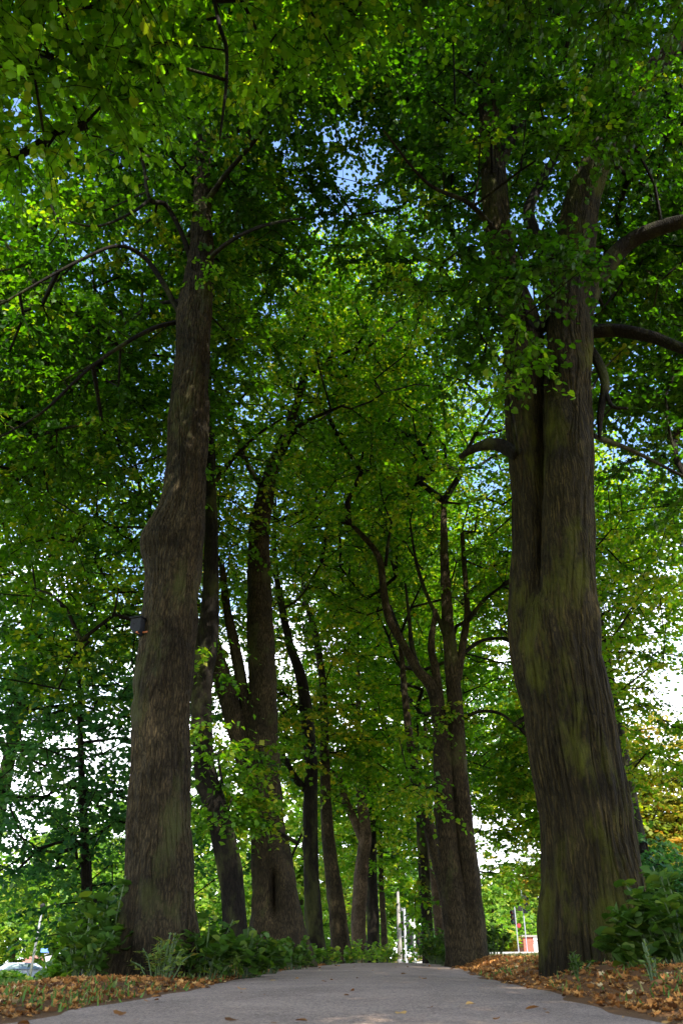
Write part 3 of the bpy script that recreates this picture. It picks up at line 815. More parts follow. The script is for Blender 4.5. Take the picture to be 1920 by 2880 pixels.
avenue('slender dark curving lime just right of the big left trunk', LG, 15.5,
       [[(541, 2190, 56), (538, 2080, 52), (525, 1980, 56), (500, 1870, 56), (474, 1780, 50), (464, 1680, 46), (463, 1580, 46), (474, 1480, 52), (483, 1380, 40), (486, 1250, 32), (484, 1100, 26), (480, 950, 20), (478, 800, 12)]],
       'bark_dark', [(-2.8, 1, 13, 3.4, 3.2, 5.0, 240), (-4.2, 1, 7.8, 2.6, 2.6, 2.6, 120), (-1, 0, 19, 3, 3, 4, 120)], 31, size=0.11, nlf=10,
       extra=pixnodes([(478, 1700, 15.3, 10, 14, 60), (520, 1830, 15.2, 8, 22, 30), (500, 1500, 15.5, 3, 14, 50)], 3),
       limbs=[[(484, 1120, 14), (530, 1060, 10, -.4), (590, 1000, 7, -1), (650, 960, 4, -1.5)], [(486, 1250, 10), (440, 1180, 8, .3), (380, 1160, 5, .6), (320, 1140, 3, 1)]])

avenue('stout forked lime with a dark split low in its bole, third of the left row', LG, 18,
       [[(640, 2190, 130), (634, 2090, 112), (624, 1990, 98), (612, 1880, 78), (606, 1780, 76), (604, 1650, 70), (600, 1500, 62), (594, 1350, 54), (596, 1220, 48), (612, 1130, 38), (632, 1060, 32), (662, 985, 24), (690, 900, 14)],
        [(592, 1860, 44), (562, 1740, 46), (535, 1640, 46), (512, 1560, 42), (496, 1500, 36), (485, 1440, 28), (478, 1350, 20)],
        [(588, 1760, 24), (574, 1660, 26), (556, 1570, 26), (538, 1480, 24), (522, 1400, 20), (510, 1300, 14)]],
       'bark', [(-1.5, 0, 14.5, 3.6, 3.4, 5.6, 260), (1.8, 0, 18, 3.6, 3.0, 6.0, 340), (-3.8, 0, 8.5, 2.8, 2.8, 2.8, 90)], 32, size=0.115, nlf=10, bumps=groove([(630, 2010), (628, 2070), (634, 2120), (645, 2180)], 17.55, -.16, .09, 20) + [bump(655, 2060, 17.6, .08, .25)],
       extra=pixnodes([(575, 1760, 16.4, 14, 30, 26), (560, 1850, 16.4, 12, 24, 22), (600, 1870, 16.6, 6, 20, 22)], 4),
       limbs=[[(632, 1060, 20), (668, 1000, 16, -.3), (700, 970, 10, -.8), (790, 930, 5, -1.6)], [(610, 1130, 16), (560, 1050, 12, -.4), (520, 930, 9, -.8), (490, 870, 6, -1)],
              [(655, 2000, 6), (700, 1900, 5)]])

avenue('slim dark lime with a left-hand side branch low down, fourth trunk of the left row', LG, 24,
       [[(728, 2205, 40), (720, 2100, 38), (714, 1980, 34), (712, 1860, 34), (714, 1760, 30), (706, 1660, 28), (692, 1560, 24), (666, 1480, 20), (646, 1390, 16), (632, 1300, 12), (630, 1200, 9)],
        [(708, 1820, 18), (680, 1790, 16), (652, 1740, 13), (640, 1720, 9)]],
       'bark_dark', [(-2.5, 0, 13, 3.5, 3.5, 6, 220), (1.4, 0, 17.5, 3.8, 3.2, 6.5, 300), (-2, 0, 6.5, 2.6, 2.6, 2.2, 60)], 33, size=0.14, leaf='leaf_sun_tint', tone=.55,
       limbs=[[(646, 1400, 8), (690, 1370, 6, -.5), (740, 1290, 4, -1)], [(706, 1650, 8), (670, 1610, 6), (650, 1590, 4)]])

avenue('brown lime with a straight bole leaning left, fifth trunk of the left row', LG, 29,
       [[(783, 2205, 44), (775, 2100, 40), (762, 2000, 34), (750, 1880, 26), (746, 1760, 22), (744, 1640, 19), (738, 1540, 17), (722, 1450, 16), (705, 1390, 11), (690, 1300, 8)]],
       'bark', [(-2.0, 0, 12, 3.6, 3.4, 6, 200), (1.0, 0, 18, 4.0, 3.4, 7.0, 320), (-1.0, 0, 7.5, 3.0, 2.2, 2.0, 80)], 34, size=0.15, leaf='leaf_sun_tint', tone=.55)

avenue('pale wavy-trunked lime, the lightest trunk of the left row near the path crest', LG, 35,
       [[(826, 2205, 34), (824, 2100, 34), (830, 2000, 30), (838, 1920, 28), (830, 1830, 24), (824, 1750, 18), (822, 1650, 13), (822, 1520, 9)],
        [(836, 1940, 20), (812, 1880, 18), (790, 1830, 16), (776, 1780, 12)]],
       'bark_pale', [(-1.2, 0, 13.5, 3.8, 3.5, 6.5, 220), (2.2, 0, 19, 4.4, 3.4, 8.0, 360), (-1.0, 0, 8.5, 3.2, 2.4, 2.6, 90)], 35, size=0.17, nlf=8, tone=0.6)

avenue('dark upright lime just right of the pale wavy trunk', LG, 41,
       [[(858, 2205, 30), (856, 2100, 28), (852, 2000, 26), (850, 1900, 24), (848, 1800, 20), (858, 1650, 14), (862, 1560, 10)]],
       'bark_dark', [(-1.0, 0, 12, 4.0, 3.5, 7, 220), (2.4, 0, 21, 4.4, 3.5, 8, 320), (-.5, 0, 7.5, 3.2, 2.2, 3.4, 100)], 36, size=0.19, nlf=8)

avenue('smallest reddish-brown trunk at the far end of the left row', LG, 49,
       [[(884, 2205, 16), (880, 2120, 14), (876, 2040, 12), (874, 1960, 10), (874, 1850, 8)]],
       'bark', [(-1.5, 0, 12, 4.5, 4, 7, 220), (2.0, 0, 21, 5.0, 3.5, 9, 320), (0, 0, 7, 3.5, 3, 4, 120)], 37, size=0.22, nlf=8)

# --- right row
avenue('lime of two tall close stems rising from one foot, second tree of the right row', RG, 19.5,
       [[(1058, 2195, 66), (1045, 2090, 60), (1032, 1980, 50), (1020, 1860, 46), (1016, 1740, 44), (1010, 1660, 36), (992, 1580, 28), (960, 1540, 24), (925, 1480, 20), (893, 1420, 19), (880, 1350, 17), (870, 1280, 15), (832, 1230, 12), (800, 1200, 7)],
        [(1090, 2195, 62), (1083, 2090, 54), (1075, 1980, 46), (1062, 1860, 42), (1052, 1740, 38), (1044, 1620, 36), (1036, 1520, 34), (1026, 1400, 26), (1020, 1280, 20), (1018, 1150, 12)],
        [(1022, 1700, 22), (1008, 1600, 22), (1000, 1540, 20), (990, 1480, 16), (1000, 1400, 10)],
        [(1050, 1560, 22), (1062, 1480, 17), (1072, 1400, 15), (1066, 1310, 12), (1060, 1220, 8)]],
       'bark', [(1.2, 0, 15, 3.8, 3.2, 5.5, 300), (3.8, 0, 8.8, 3.0, 3.0, 3.6, 180), (-2.0, 0, 16.5, 2.6, 2.6, 6.2, 300), (4.0, -1, 5.0, 2.2, 2.0, 1.7, 60)], 41, size=0.115, nlf=10,
       extra=pixnodes([(950, 1760, 18.5, 10, 22, 40), (1020, 1640, 19, 3, 14, 20)], 6),
       limbs=[[(1040, 1520, 13), (1010, 1430, 11), (985, 1380, 9), (960, 1310, 8), (948, 1250, 6), (940, 1190, 4)], [(960, 1540, 13), (945, 1480, 11), (938, 1410, 8), (930, 1340, 5)],
              [(1066, 1650, 9), (1100, 1634, 8, -.4), (1150, 1640, 7, -.8), (1200, 1680, 4, -1.2)], [(1070, 1430, 12), (1110, 1380, 8, -.3), (1160, 1340, 6, -.8)],
              [(1064, 1500, 10), (1110, 1470, 8, .3), (1180, 1465, 6, .5)], [(885, 1300, 8), (892, 1240, 7), (900, 1200, 5)]])

avenue('thin lime leaning left out from behind the twin-stemmed tree', RG, 24,
       [[(1055, 2195, 36), (1034, 2100, 32), (1010, 2000, 28), (985, 1900, 26), (965, 1820, 24), (944, 1720, 19), (934, 1640, 17), (926, 1560, 14), (918, 1460, 10)]],
       'bark', [(-2.6, 0, 14, 2.8, 3, 4.5, 130), (1.5, 0, 14, 3.5, 3.2, 6, 160)], 42, size=0.14,
       extra=pixnodes([(955, 1790, 23, 12, 22, 40)], 8), tone=0.6)

avenue('dark lime with leafy low shoots, left of the twin-stemmed tree', RG, 31,
       [[(985, 2190, 26), (978, 2090, 26), (972, 1980, 25), (966, 1880, 22), (960, 1780, 16), (955, 1650, 11)]],
       'bark_dark', [(0, 0, 14, 3.8, 3.5, 6.5, 220), (-1.0, 0, 7.2, 2.2, 2.2, 1.9, 70), (3, 0, 9, 3.0, 3.0, 4, 100)], 43, size=0.16,
       extra=pixnodes([(960, 2050, 30.5, 10, 9, 50)], 9))

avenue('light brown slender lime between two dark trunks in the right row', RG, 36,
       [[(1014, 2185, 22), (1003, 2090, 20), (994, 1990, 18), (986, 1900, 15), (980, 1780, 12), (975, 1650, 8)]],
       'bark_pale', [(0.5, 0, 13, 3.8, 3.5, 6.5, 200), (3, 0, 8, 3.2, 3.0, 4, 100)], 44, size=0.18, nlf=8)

avenue('last lime of the right row, a thin trunk behind the light brown one', RG, 44,
       [[(1030, 2190, 20), (1020, 2090, 18), (1010, 1980, 16), (1004, 1850, 12), (1000, 1700, 8)]],
       'bark', [(0, 0, 13, 4.0, 4, 7, 220), (3.5, 0, 8, 3.2, 3.0, 5, 100), (-2.4, 0, 17, 3.6, 3, 8, 240)], 45, size=0.2, nlf=8)

# --- trees standing off the avenue
def sidetree(label, px, Y, h, r, bark, leaf, seed, n=260, size=0.18, lean=(0, 0), tr=0.22, low=0.28, nlf=8, ntw=6, grp='trees beyond the avenue', tone=0.5, limbs=(), hang=.5, length=0.9, name='broadleaf_tree', tmpl='far', x=None, holes=()):
    q = at(px * K, 2200 * K, Y)
    x = float(q[0]) if x is None else x
    gz_ = gz(x, Y); b = (x, Y, gz_)
    lx, ly = lean
    st = [[x, Y, gz_ - .3, tr * 1.3], [x, Y, gz_ + .05, tr * 1.2], [x + lx * .2, Y + ly * .2, gz_ + h * .2, tr * .85], [x + lx * .6, Y + ly * .6, gz_ + h * .5, tr * .55], [x + lx, Y + ly, gz_ + h * .85, tr * .15]]
    cz = gz_ + h * (1 + low) / 2; rz = h * (1 - low) / 2
    return tree(name, label, 'tree', grp, b, [('trunk', st, dict(nseg=20, nrow=40, lump=0.08, flare=0.2))], bark,
                [(x + lx * .6, Y + ly * .6, cz, r * .85, r * .85, rz * 1.02, int(n * .6)), (x + lx * .6, Y + ly * .6, cz - rz * .35, r * 1.1, r * 1.1, rz * .6, int(n * .4))],
                leaf, seed=seed, ntw=ntw, nlf=nlf, size=size, template=tmpl, crown_z=gz_ + h * low * .8, limbs=limbs, tone=tone, nside=4, hang=hang, length=length, holes=holes)

sidetree('dark blue-green tree with drooping boughs at the left edge of the picture', 210, 19, 10.5, 3.8, 'bark_dark', 'leaf_blue', 51, n=420, size=0.13, lean=(-1.6, 0), tr=0.12, low=0.12, nlf=10, tone=.5)
sidetree('broad tree left of the avenue whose lower boughs hang in behind the big left trunk', 0, 16.5, 20, 4.8, 'bark_dark', 'leaf', 70, n=640, tone=.65, size=0.13, low=0.42, tr=.3, x=-9.5, nlf=12)
sidetree('tall tree right of the avenue, its crown behind the big right-hand boughs', 0, 14.5, 21, 4.6, 'bark_dark', 'leaf', 71, n=620, size=0.13, low=0.34, tr=.3, x=10.5, nlf=12)
sidetree('tall tree behind the left trunk, its crown filling the left edge', 60, 27, 19, 5.0, 'bark_dark', 'leaf', 52, n=460, size=0.17, tone=.75, tr=0.3, low=0.34, x=-11)
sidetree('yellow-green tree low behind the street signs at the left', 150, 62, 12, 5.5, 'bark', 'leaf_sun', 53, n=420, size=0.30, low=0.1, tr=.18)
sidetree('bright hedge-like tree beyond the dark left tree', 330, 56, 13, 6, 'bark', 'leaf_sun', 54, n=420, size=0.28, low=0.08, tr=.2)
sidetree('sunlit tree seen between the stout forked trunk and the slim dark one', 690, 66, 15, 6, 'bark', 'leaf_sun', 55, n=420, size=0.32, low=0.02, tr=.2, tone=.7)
sidetree('roadside tree seen just left of the street poles', 800, 118, 28, 10, 'bark', 'leaf', 56, n=320, size=0.38, low=0.04, tr=.3, tone=.8)
sidetree('green tree across the road behind the white poles', 920, 122, 26, 9, 'bark', 'leaf_blue', 57, n=340, size=0.38, low=0.02, tr=.3, tone=.8)
sidetree('darker tree across the road right of the white poles', 985, 120, 24, 9, 'bark', 'leaf', 58, n=260, size=0.36, low=0.02, tr=.3, tone=.7)
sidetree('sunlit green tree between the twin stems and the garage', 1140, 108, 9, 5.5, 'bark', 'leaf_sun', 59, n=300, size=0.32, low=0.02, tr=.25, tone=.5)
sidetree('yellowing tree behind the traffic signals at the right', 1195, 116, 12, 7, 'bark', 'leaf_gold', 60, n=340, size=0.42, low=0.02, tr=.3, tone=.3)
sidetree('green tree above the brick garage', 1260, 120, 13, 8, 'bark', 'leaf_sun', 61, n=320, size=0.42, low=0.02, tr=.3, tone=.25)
sidetree('willow-like green tree hanging down right of the twin stems', 1240, 42, 15, 4.6, 'bark', 'leaf_blue', 62, n=420, size=0.2, low=0.40, tr=.26, hang=1.2, tone=.7, x=10.4)
sidetree('autumn tree turning orange at the right edge', 1520, 34, 9.2, 3.9, 'bark', 'leaf_gold', 63, n=760, size=0.19, low=0.12, tr=.24, tone=.5)
sidetree('full green tree behind the big right trunk', 1480, 25, 17, 4.2, 'bark_dark', 'leaf', 64, n=700, size=0.15, low=0.50, tr=.3, tone=.8, x=8.6, grp='trees beyond the avenue')
sidetree('small green tree just right of the big right trunk, under the taller crown', 1480, 28, 10, 2.3, 'bark_dark', 'leaf', 72, n=260, size=0.16, low=0.25, tr=.15, tone=.7, x=7.2)
sidetree('low green tree right of the big right trunk under the orange one', 1530, 24, 3.0, 1.8, 'bark', 'leaf_blue', 65, n=160, size=0.15, low=0.1, tr=.14, tone=.6)
sidetree('distant tree at the left behind the parked car', 30, 120, 20, 11, 'bark', 'leaf_sun', 66, n=420, size=0.5, low=0.02, tr=.3, tone=.6)
sidetree('distant tree beyond the left lawn, behind the big left trunk', 460, 110, 24, 11, 'bark', 'leaf', 67, n=320, size=0.5, low=0.02, tr=.3, tone=.8)
sidetree('distant tree behind the left row, above the sunlit one', 600, 105, 27, 11, 'bark', 'leaf', 68, n=320, size=0.5, low=0.02, tr=.3, tone=.8)
sidetree('distant tree closing the view behind the far end of the avenue', 860, 135, 34, 12, 'bark', 'leaf', 69, n=360, size=0.5, low=0.02, tr=.3, tone=.8)

rw = np.random.default_rng(123)
nw = 7000
xw = rw.uniform(-170, 190, nw); yw = rw.uniform(150, 185, nw)
top = 8 + 7 * vnoise(xw * .06, 1.5, 0) + 5 * sstep(-8, -30, xw)
zw = hgt(xw, yw) + rw.uniform(0, 1, nw) ** .8 * top * (.75 + .5 * vnoise(xw * .3, yw * .3, 2))
Pw, Aw, Nw, Sw, tw_ = sprays(np.stack([xw, yw, zw], -1), np.tile([0, 0, .3], (nw, 1)), rw, 5, 6, 1.9, .75, tonebase=rw.normal(.4, .25, nw))
tag(link('distant_wood', leaf_mesh('distant_wood', Pw, Aw, Nw, Sw, tw_, 'far'), M['leaf_sun']), 'far-off sunlit wood closing the view low between the trunks', 'wood', kind='stuff')

# ------------------------------------------------------------------ shrubs and plants
def shrub(name, label, cat, grp, x, y, h, r, n, size, leaf, seed, template='near', stalk='stalk', asp=1.0):
    rng = np.random.default_rng(seed)
    z = gz(x, y); b = (x, y, z)
    root = empty(name, b); tag(root, label, cat, grp)
    ns = max(5, n // 14)
    a = rng.uniform(0, 2 * np.pi, ns); q = rng.uniform(0.1, 1, ns) ** .5
    tips = np.stack([x + np.cos(a) * q * r, y + np.sin(a) * q * r * asp, z + h * (1 - 0.6 * q ** 2) * rng.uniform(.65, 1.08, ns)], -1)
    foot = np.stack([x + np.cos(a) * q * r * .35, y + np.sin(a) * q * r * .35 * asp, np.full(ns, z - .03)], -1)
    mid = (tips + foot) / 2 + np.array([0, 0, .12 * h])
    link('stems', seg_mesh('stems', np.vstack([foot, mid]), np.vstack([mid, tips]), np.full(2 * ns, .010), np.full(2 * ns, .006), 4), M[stalk], root)
    k = n // ns + 1
    t = rng.uniform(.12, 1.0, (ns, k)) ** .75
    P = np.where((t < .5)[..., None], foot[:, None] + (mid - foot)[:, None] * (t * 2)[..., None], mid[:, None] + (tips - mid)[:, None] * (t * 2 - 1)[..., None])
    P = P.reshape(-1, 3)
    P = P + rng.normal(0, .05 * h, P.shape) * np.array([1, 1, .4])
    P[:, 2] = np.maximum(P[:, 2], z + .02)
    an = rng.uniform(0, 2 * np.pi, len(P))
    A = np.stack([np.cos(an), np.sin(an), rng.normal(-.15, .35, len(P))], -1) + unit(P - np.array([x, y, z])) * .6
    N = np.array([0, 0, 1.0]) + rng.normal(0, .45, P.shape)
    S = size * rng.uniform(.5, 1.25, len(P))
    tn = np.clip(rng.normal(.5, .22, len(P)), 0, 1)
    link('leaves', leaf_mesh('leaves', P, A, N, S, tn, template), M[leaf], root)
    return root
SG = 'undergrowth at the feet of the avenue trees'
def sh(label, px, Y, h, r, n, size, leaf, seed, name='shrub', cat='shrub', template='near', grp=SG, **kw):
    q = at(px, 2700, Y)
    if template == 'near' and name == 'shrub': n = int(n * 1.9); size = size * .74
    return shrub(name, label, cat, grp, float(q[0]), Y, h, r, n, size, leaf, seed, template, **kw)
sh('tall broad-leaved bush at the left foot of the big left trunk', 290, 10.3, 1.15, .40, 200, .17, 'leaf_shrub', 71)
sh('lower leafy bush in front of the tall one at the far left of the verge', 240, 9.6, .7, .35, 120, .14, 'leaf_shrub', 72)
sh('yellow-green weeds in front of the big left trunk', 455, 9.55, .48, .36, 260, .10, 'leaf_weed', 73, name='weeds', cat='weeds', template='long')
sh('low bush with big leaves between the big left trunk and the next', 575, 10.4, .75, .5, 210, .15, 'leaf_shrub', 74)
sh('spreading bush below the slender dark tree', 680, 11.6, .60, .55, 210, .14, 'leaf_shrub', 75)
sh('nettle-like clump at the path side below the forked tree', 745, 13.2, .55, .5, 190, .13, 'leaf_shrub', 76)
sh('small green clump right of the forked tree foot', 830, 16, .55, .55, 170, .12, 'leaf_shrub', 77)
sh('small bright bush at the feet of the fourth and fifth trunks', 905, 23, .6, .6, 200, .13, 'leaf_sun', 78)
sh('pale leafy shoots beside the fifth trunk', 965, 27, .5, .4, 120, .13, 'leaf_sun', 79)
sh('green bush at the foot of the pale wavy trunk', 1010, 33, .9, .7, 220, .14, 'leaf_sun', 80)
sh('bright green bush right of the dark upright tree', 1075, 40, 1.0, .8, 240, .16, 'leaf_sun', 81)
sh('rounded bush left of the twin-stemmed tree, beside the path', 1228, 24, .95, .45, 420, .11, 'leaf_shrub', 82)
sh('thin grass-green shoots between the bush and the twin stems', 1265, 20.2, .5, .35, 120, .09, 'leaf_shrub', 83)
sh('dark bush right behind the twin-stemmed tree', 1390, 22.5, 1.0, .6, 260, .12, 'leaf_shrub', 84)
sh('big dark bush with very large leaves in the bottom right corner', 1935, 7.6, .85, .62, 420, .15, 'leaf_shrub', 85)
sh('arching leafy stems in front of the right foot of the big right trunk', 1815, 7.8, .42, .36, 120, .15, 'leaf_shrub', 86)
sh('small upright light green weed in the leaves at the bottom right', 1830, 6.9, .30, .07, 46, .07, 'leaf_weed', 87, name='weeds', cat='weeds', template='long')
sh('little green sprouts at the foot of the big right trunk', 1620, 8.6, .22, .3, 90, .07, 'leaf_shrub', 88, name='weeds', cat='weeds', template='long')
for k, (px, Yv, h_, r_, lf, lab) in enumerate((
        (1375, 92, 4.0, 3.2, 'leaf_sun', 'green roadside bush just right of the twin stems'),
        (1415, 94, 2.6, 2.2, 'leaf_gold', 'reddish roadside bush left of the traffic signals'),
        (1440, 100, 5.6, 3.2, 'leaf_sun', 'tall light green bush behind the smaller signal'),
        (1560, 112, 7.8, 3.4, 'leaf_blue', 'dark green conical bush behind the taller signal'),
        (20, 40, .5, 1.2, 'leaf_sun', 'bright wild bush in front of the parked car'),
        (200, 30, .85, 1.0, 'leaf_sun', 'yellow-green bush below the street signs'),
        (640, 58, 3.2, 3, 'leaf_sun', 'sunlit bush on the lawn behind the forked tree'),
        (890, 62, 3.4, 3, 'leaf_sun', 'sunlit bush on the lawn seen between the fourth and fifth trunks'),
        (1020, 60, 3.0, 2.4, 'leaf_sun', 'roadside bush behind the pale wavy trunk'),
        (1240, 78, 3.0, 3.0, 'leaf_blue', 'bush across the road behind the light brown trunk'))):
    sh(lab, px, Yv, h_, r_, 900, .16 + .0035 * Yv, lf, 90 + k, template='far', grp='sunlit bushes along the road')

# ------------------------------------------------------------------ leaf litter and grass
def scatter_flat(name, label, X, Y, size, mat, seed, template='near', tilt=.5, lift=.012, kind='stuff', tmean=.45):
    rng = np.random.default_rng(seed)
    n = len(X)
    Z = hgt(X, Y) + lift * rng.uniform(.4, 2.2, n)
    P = np.stack([X, Y, Z], -1)
    a = rng.uniform(0, 2 * np.pi, n)
    A = np.stack([np.cos(a), np.sin(a), rng.normal(.12, tilt * .6, n)], -1)
    N = np.array([0, 0, 1.0]) + rng.normal(0, tilt, (n, 3))
    S = size * rng.uniform(.25, 1.25, n) ** 1.2
    o = link(name, leaf_mesh(name, P, A, N, S, np.clip(rng.normal(tmean, .26, n), 0, 1), template), M[mat])
    return tag(o, label, 'leaves' if mat == 'litter' else 'grass', kind=kind)
rng = np.random.default_rng(99)
def band(n, side, ymin, ymax, wmax, power=1.0):
    y = ymin + (ymax - ymin) * rng.uniform(0, 1, n) ** 1.6
    t = rng.uniform(0, 1, n) ** power * wmax - .12 * rng.uniform(0, 1, n) ** 3
    x = left_edge(y) - t if side < 0 else right_edge(y) + t
    keep = rng.uniform(0, 1, n) < .35 + .9 * vnoise(x * 1.3, y * 1.3, side * 7.0)
    return x[keep], y[keep]
x1, y1 = band(38000, 1, 4.2, 21, 3.2, .8); x2, y2 = band(26000, -1, 4.2, 24, 2.3, .8)
kk = (y1 < 12.5) | (x1 - right_edge(y1) < 1.1 - .04 * (y1 - 12)); x1, y1 = x1[kk], y1[kk]
scatter_flat('leaf_litter', 'orange-brown fallen leaves covering both verges of the path', np.concatenate([x1, x2]), np.concatenate([y1, y2]), .049, 'litter', 1, tilt=.38, lift=.007, template='lobe')
n = 130
yp = 4.6 + 16 * rng.uniform(0, 1, n) ** 1.7; u = rng.beta(.55, .55, n)
xp = left_edge(yp) * (1 - u) + right_edge(yp) * u
scatter_flat('scattered_leaves', 'few dry tan leaves lying about on the grey asphalt path', xp, yp, .06, 'litter', 2, tilt=.15, lift=.026, tmean=.5, template='near')

def blades(name, label, X, Y, h, seed, wd=.006, tmean=.5):
    r_ = np.random.default_rng(seed); n = len(X)
    P = np.stack([X, Y, hgt(X, Y) - .005], -1)
    A = np.stack([r_.normal(0, .35, n), r_.normal(0, .35, n), np.ones(n)], -1)
    N = r_.normal(0, 1, (n, 3)); N[:, 2] = 0
    A = unit(A); N = unit(N - (N * A).sum(-1, keepdims=True) * A); B = np.cross(A, N)
    H = h * r_.uniform(.4, 1.3, n)
    W = wd * (1 + Y / 12.0)
    bend = N * (H * .35)[:, None]
    V = np.stack([P - B * W[:, None], P + B * W[:, None], P + A * (H * .6)[:, None] + B * (W * .6)[:, None] + bend * .4, P + A * H[:, None] + bend, P + A * (H * .6)[:, None] - B * (W * .6)[:, None] + bend * .4], 1)
    idx = (np.arange(n) * 5)[:, None] + np.arange(5)[None]
    o = link(name, np_mesh(name, V.reshape(-1, 3), idx.reshape(-1), 5, {'tone': ('FACE', np.clip(r_.normal(tmean, .22, n), 0, 1))}), M['grass'])
    return tag(o, label, 'grass', kind='stuff')
x1, y1 = band(16000, -1, 4.0, 14, 3.0, .7)
k1 = vnoise(x1 * 1.7, y1 * 1.7, 3) > .56
x2, y2 = band(5000, 1, 5, 14, 3.6, .7)
k2 = vnoise(x2 * 1.7, y2 * 1.7, 8) > .60
blades('verge_grass', 'short green grass tufts growing up through the fallen leaves', np.concatenate([x1[k1], x2[k2]]), np.concatenate([y1[k1], y2[k2]]), .075, 3)
yl = 12 + 50 * rng.uniform(0, 1, 26000) ** 1.3; xl = left_edge(yl) - 2.6 - rng.uniform(0, 1, 26000) * (6 + yl * .5)
blades('lawn_grass', 'long bright green grass on the lawn left of the avenue', xl, yl, .22, 4, tmean=.35)
yl = 13 + 50 * rng.uniform(0, 1, 16000) ** 1.3; xl = right_edge(yl) + .8 + rng.uniform(0, 1, 16000) * (4 + yl * .25)
blades('dry_grass', 'short straw-coloured grass on the open ground right of the twin stems', xl, yl, .07, 5, tmean=1.0)

# ------------------------------------------------------------------ small built objects
def bm_obj(name, bm, mat, parent=None, smooth=False):
    me = bpy.data.meshes.new(name)
    bmesh.ops.recalc_face_normals(bm, faces=bm.faces)
    bm.to_mesh(me); bm.free()
    if smooth: me.polygons.foreach_set('use_smooth', np.ones(len(me.polygons), dtype=bool))
    return link(name, me, M[mat], parent, world=False)
def box(bm, x0, x1, y0, y1, z0, z1, bev=0.0):
    vs = [bm.verts.new((x, y, z)) for x in (x0, x1) for y in (y0, y1) for z in (z0, z1)]
    fs = [(0, 1, 3, 2), (4, 6, 7, 5), (0, 4, 5, 1), (2, 3, 7, 6), (0, 2, 6, 4), (1, 5, 7, 3)]
    ff = [bm.faces.new([vs[i] for i in f]) for f in fs]
    if bev:
        ed = list({e for f in ff for e in f.edges})
        bmesh.ops.bevel(bm, geom=ed, offset=bev, segments=2, affect='EDGES', profile=.6)
def lathe(bm, prof, n=16, cx=0, cy_=0, axis='z', arc=(0, 2 * math.pi)):
    rings = []
    full = abs(arc[1] - arc[0] - 2 * math.pi) < 1e-6
    m = n if full else n + 1
    for r_, h in prof:
        ring = []
        for k in range(m):
            a = arc[0] + (arc[1] - arc[0]) * k / n
            c, s = math.cos(a) * r_, math.sin(a) * r_
            ring.append(bm.verts.new((cx + c, cy_ + s, h) if axis == 'z' else (cx + c, h, cy_ + s)))
        rings.append(ring)
    for a, b_ in zip(rings[:-1], rings[1:]):
        for k in range(m if full else m - 1):
            k2 = (k + 1) % m
            bm.faces.new((a[k], a[k2], b_[k2], b_[k]))
    if full:
        if prof[0][0] > 1e-4: bm.faces.new(rings[0][::-1])
        if prof[-1][0] > 1e-4: bm.faces.new(rings[-1])

# nest box on the big left trunk
q = at(388, 1762, 10.25)
t = empty('nest_box', tuple(q), R(-20)); t.scale = (.8, .8, .8); tag(t, 'dark grey box with slanted underside hung on the big left trunk', 'nest box')
bm = bmesh.new()
pf = [(-.105, .13), (.105, .13), (.105, -.10), (.06, -.16), (-.02, -.14), (-.105, -.03)]
a = [bm.verts.new((x, -.08, z)) for x, z in pf]; c = [bm.verts.new((x, .10, z)) for x, z in pf]
bm.faces.new(a); bm.faces.new(c[::-1])
for k in range(6): bm.faces.new((a[k], a[(k + 1) % 6], c[(k + 1) % 6], c[k]))
bmesh.ops.bevel(bm, geom=list(bm.edges), offset=.008, segments=2, affect='EDGES')
bm_obj('body', bm, 'boxwood', t)
bm = bmesh.new(); box(bm, -.125, .12, -.11, .12, .13, .15, .004); bm_obj('lid', bm, 'boxwood', t)
bm = bmesh.new(); lathe(bm, [(.022, -.083), (.022, -.086), (.016, -.086), (.016, -.081)], 14, -.03, .03, axis='y'); bm_obj('entrance_ring', bm, 'black', t)
bm = bmesh.new(); box(bm, .02, .20, .02, .05, -.12, -.095, .003); box(bm, .04, .07, -.095, -.03, -.155, -.125, .004); bm_obj('bracket', bm, 'rust', t)

# traffic signals
def pole(parent, h, r0=.057, r1=.05, mat='galv', name='pole'):
    bm = bmesh.new(); lathe(bm, [(r0 * 1.5, -.1), (r0 * 1.5, .25), (r0, .3), (r1, h), (r1 * .6, h + .03)], 14)
    return bm_obj(name, bm, mat, parent, True)
def signal_head(parent, z, off=.16, face=0.0, side=0.0, s=1.0):
    """three-lamp head; face = turn about the pole, side = which side of the pole it hangs on"""
    hd = bpy.data.objects.new('signal_head', None)
    me = bpy.data.meshes.new('signal_head')
    bm = bmesh.new()
    box(bm, -.15 * s, .15 * s, -.02, .16, -.48 * s, .48 * s, .03)
    box(bm, -.03, .03, .05, .10, -.40 * s, -.36 * s); 
    bmesh.ops.recalc_face_normals(bm, faces=bm.faces); bm.to_mesh(me); bm.free(); me.materials.append(M['black'])
    hd = bpy.data.objects.new('signal_head', me); COL.objects.link(hd); hd.parent = parent
    hd.location = (math.cos(side) * off, math.sin(side) * off, z); hd.rotation_euler = (0, 0, face)
    for zz, m_ in ((.31, 'red_lens'), (0, 'amber_lens'), (-.31, 'green_lens')):
        bm = bmesh.new(); lathe(bm, [(.105 * s, -.022), (.09 * s, -.035), (.05 * s, -.045), (.0002, -.05)], 18, 0, zz * s, axis='y')
        bm_obj('lens', bm, m_, hd, True)
        bm = bmesh.new(); lathe(bm, [(.118 * s, -.02), (.125 * s, -.24 * s), (.119 * s, -.24 * s), (.112 * s, -.02)], 18, 0, zz * s, axis='y', arc=(R(-35), R(215)))
        bm_obj('visor', bm, 'black', hd, True)
    bm = bmesh.new(); box(bm, -.02, .02, .04, .09, .40 * s, .50 * s); 
    d = math.hypot(off, 0)
    bm.free()
    return hd
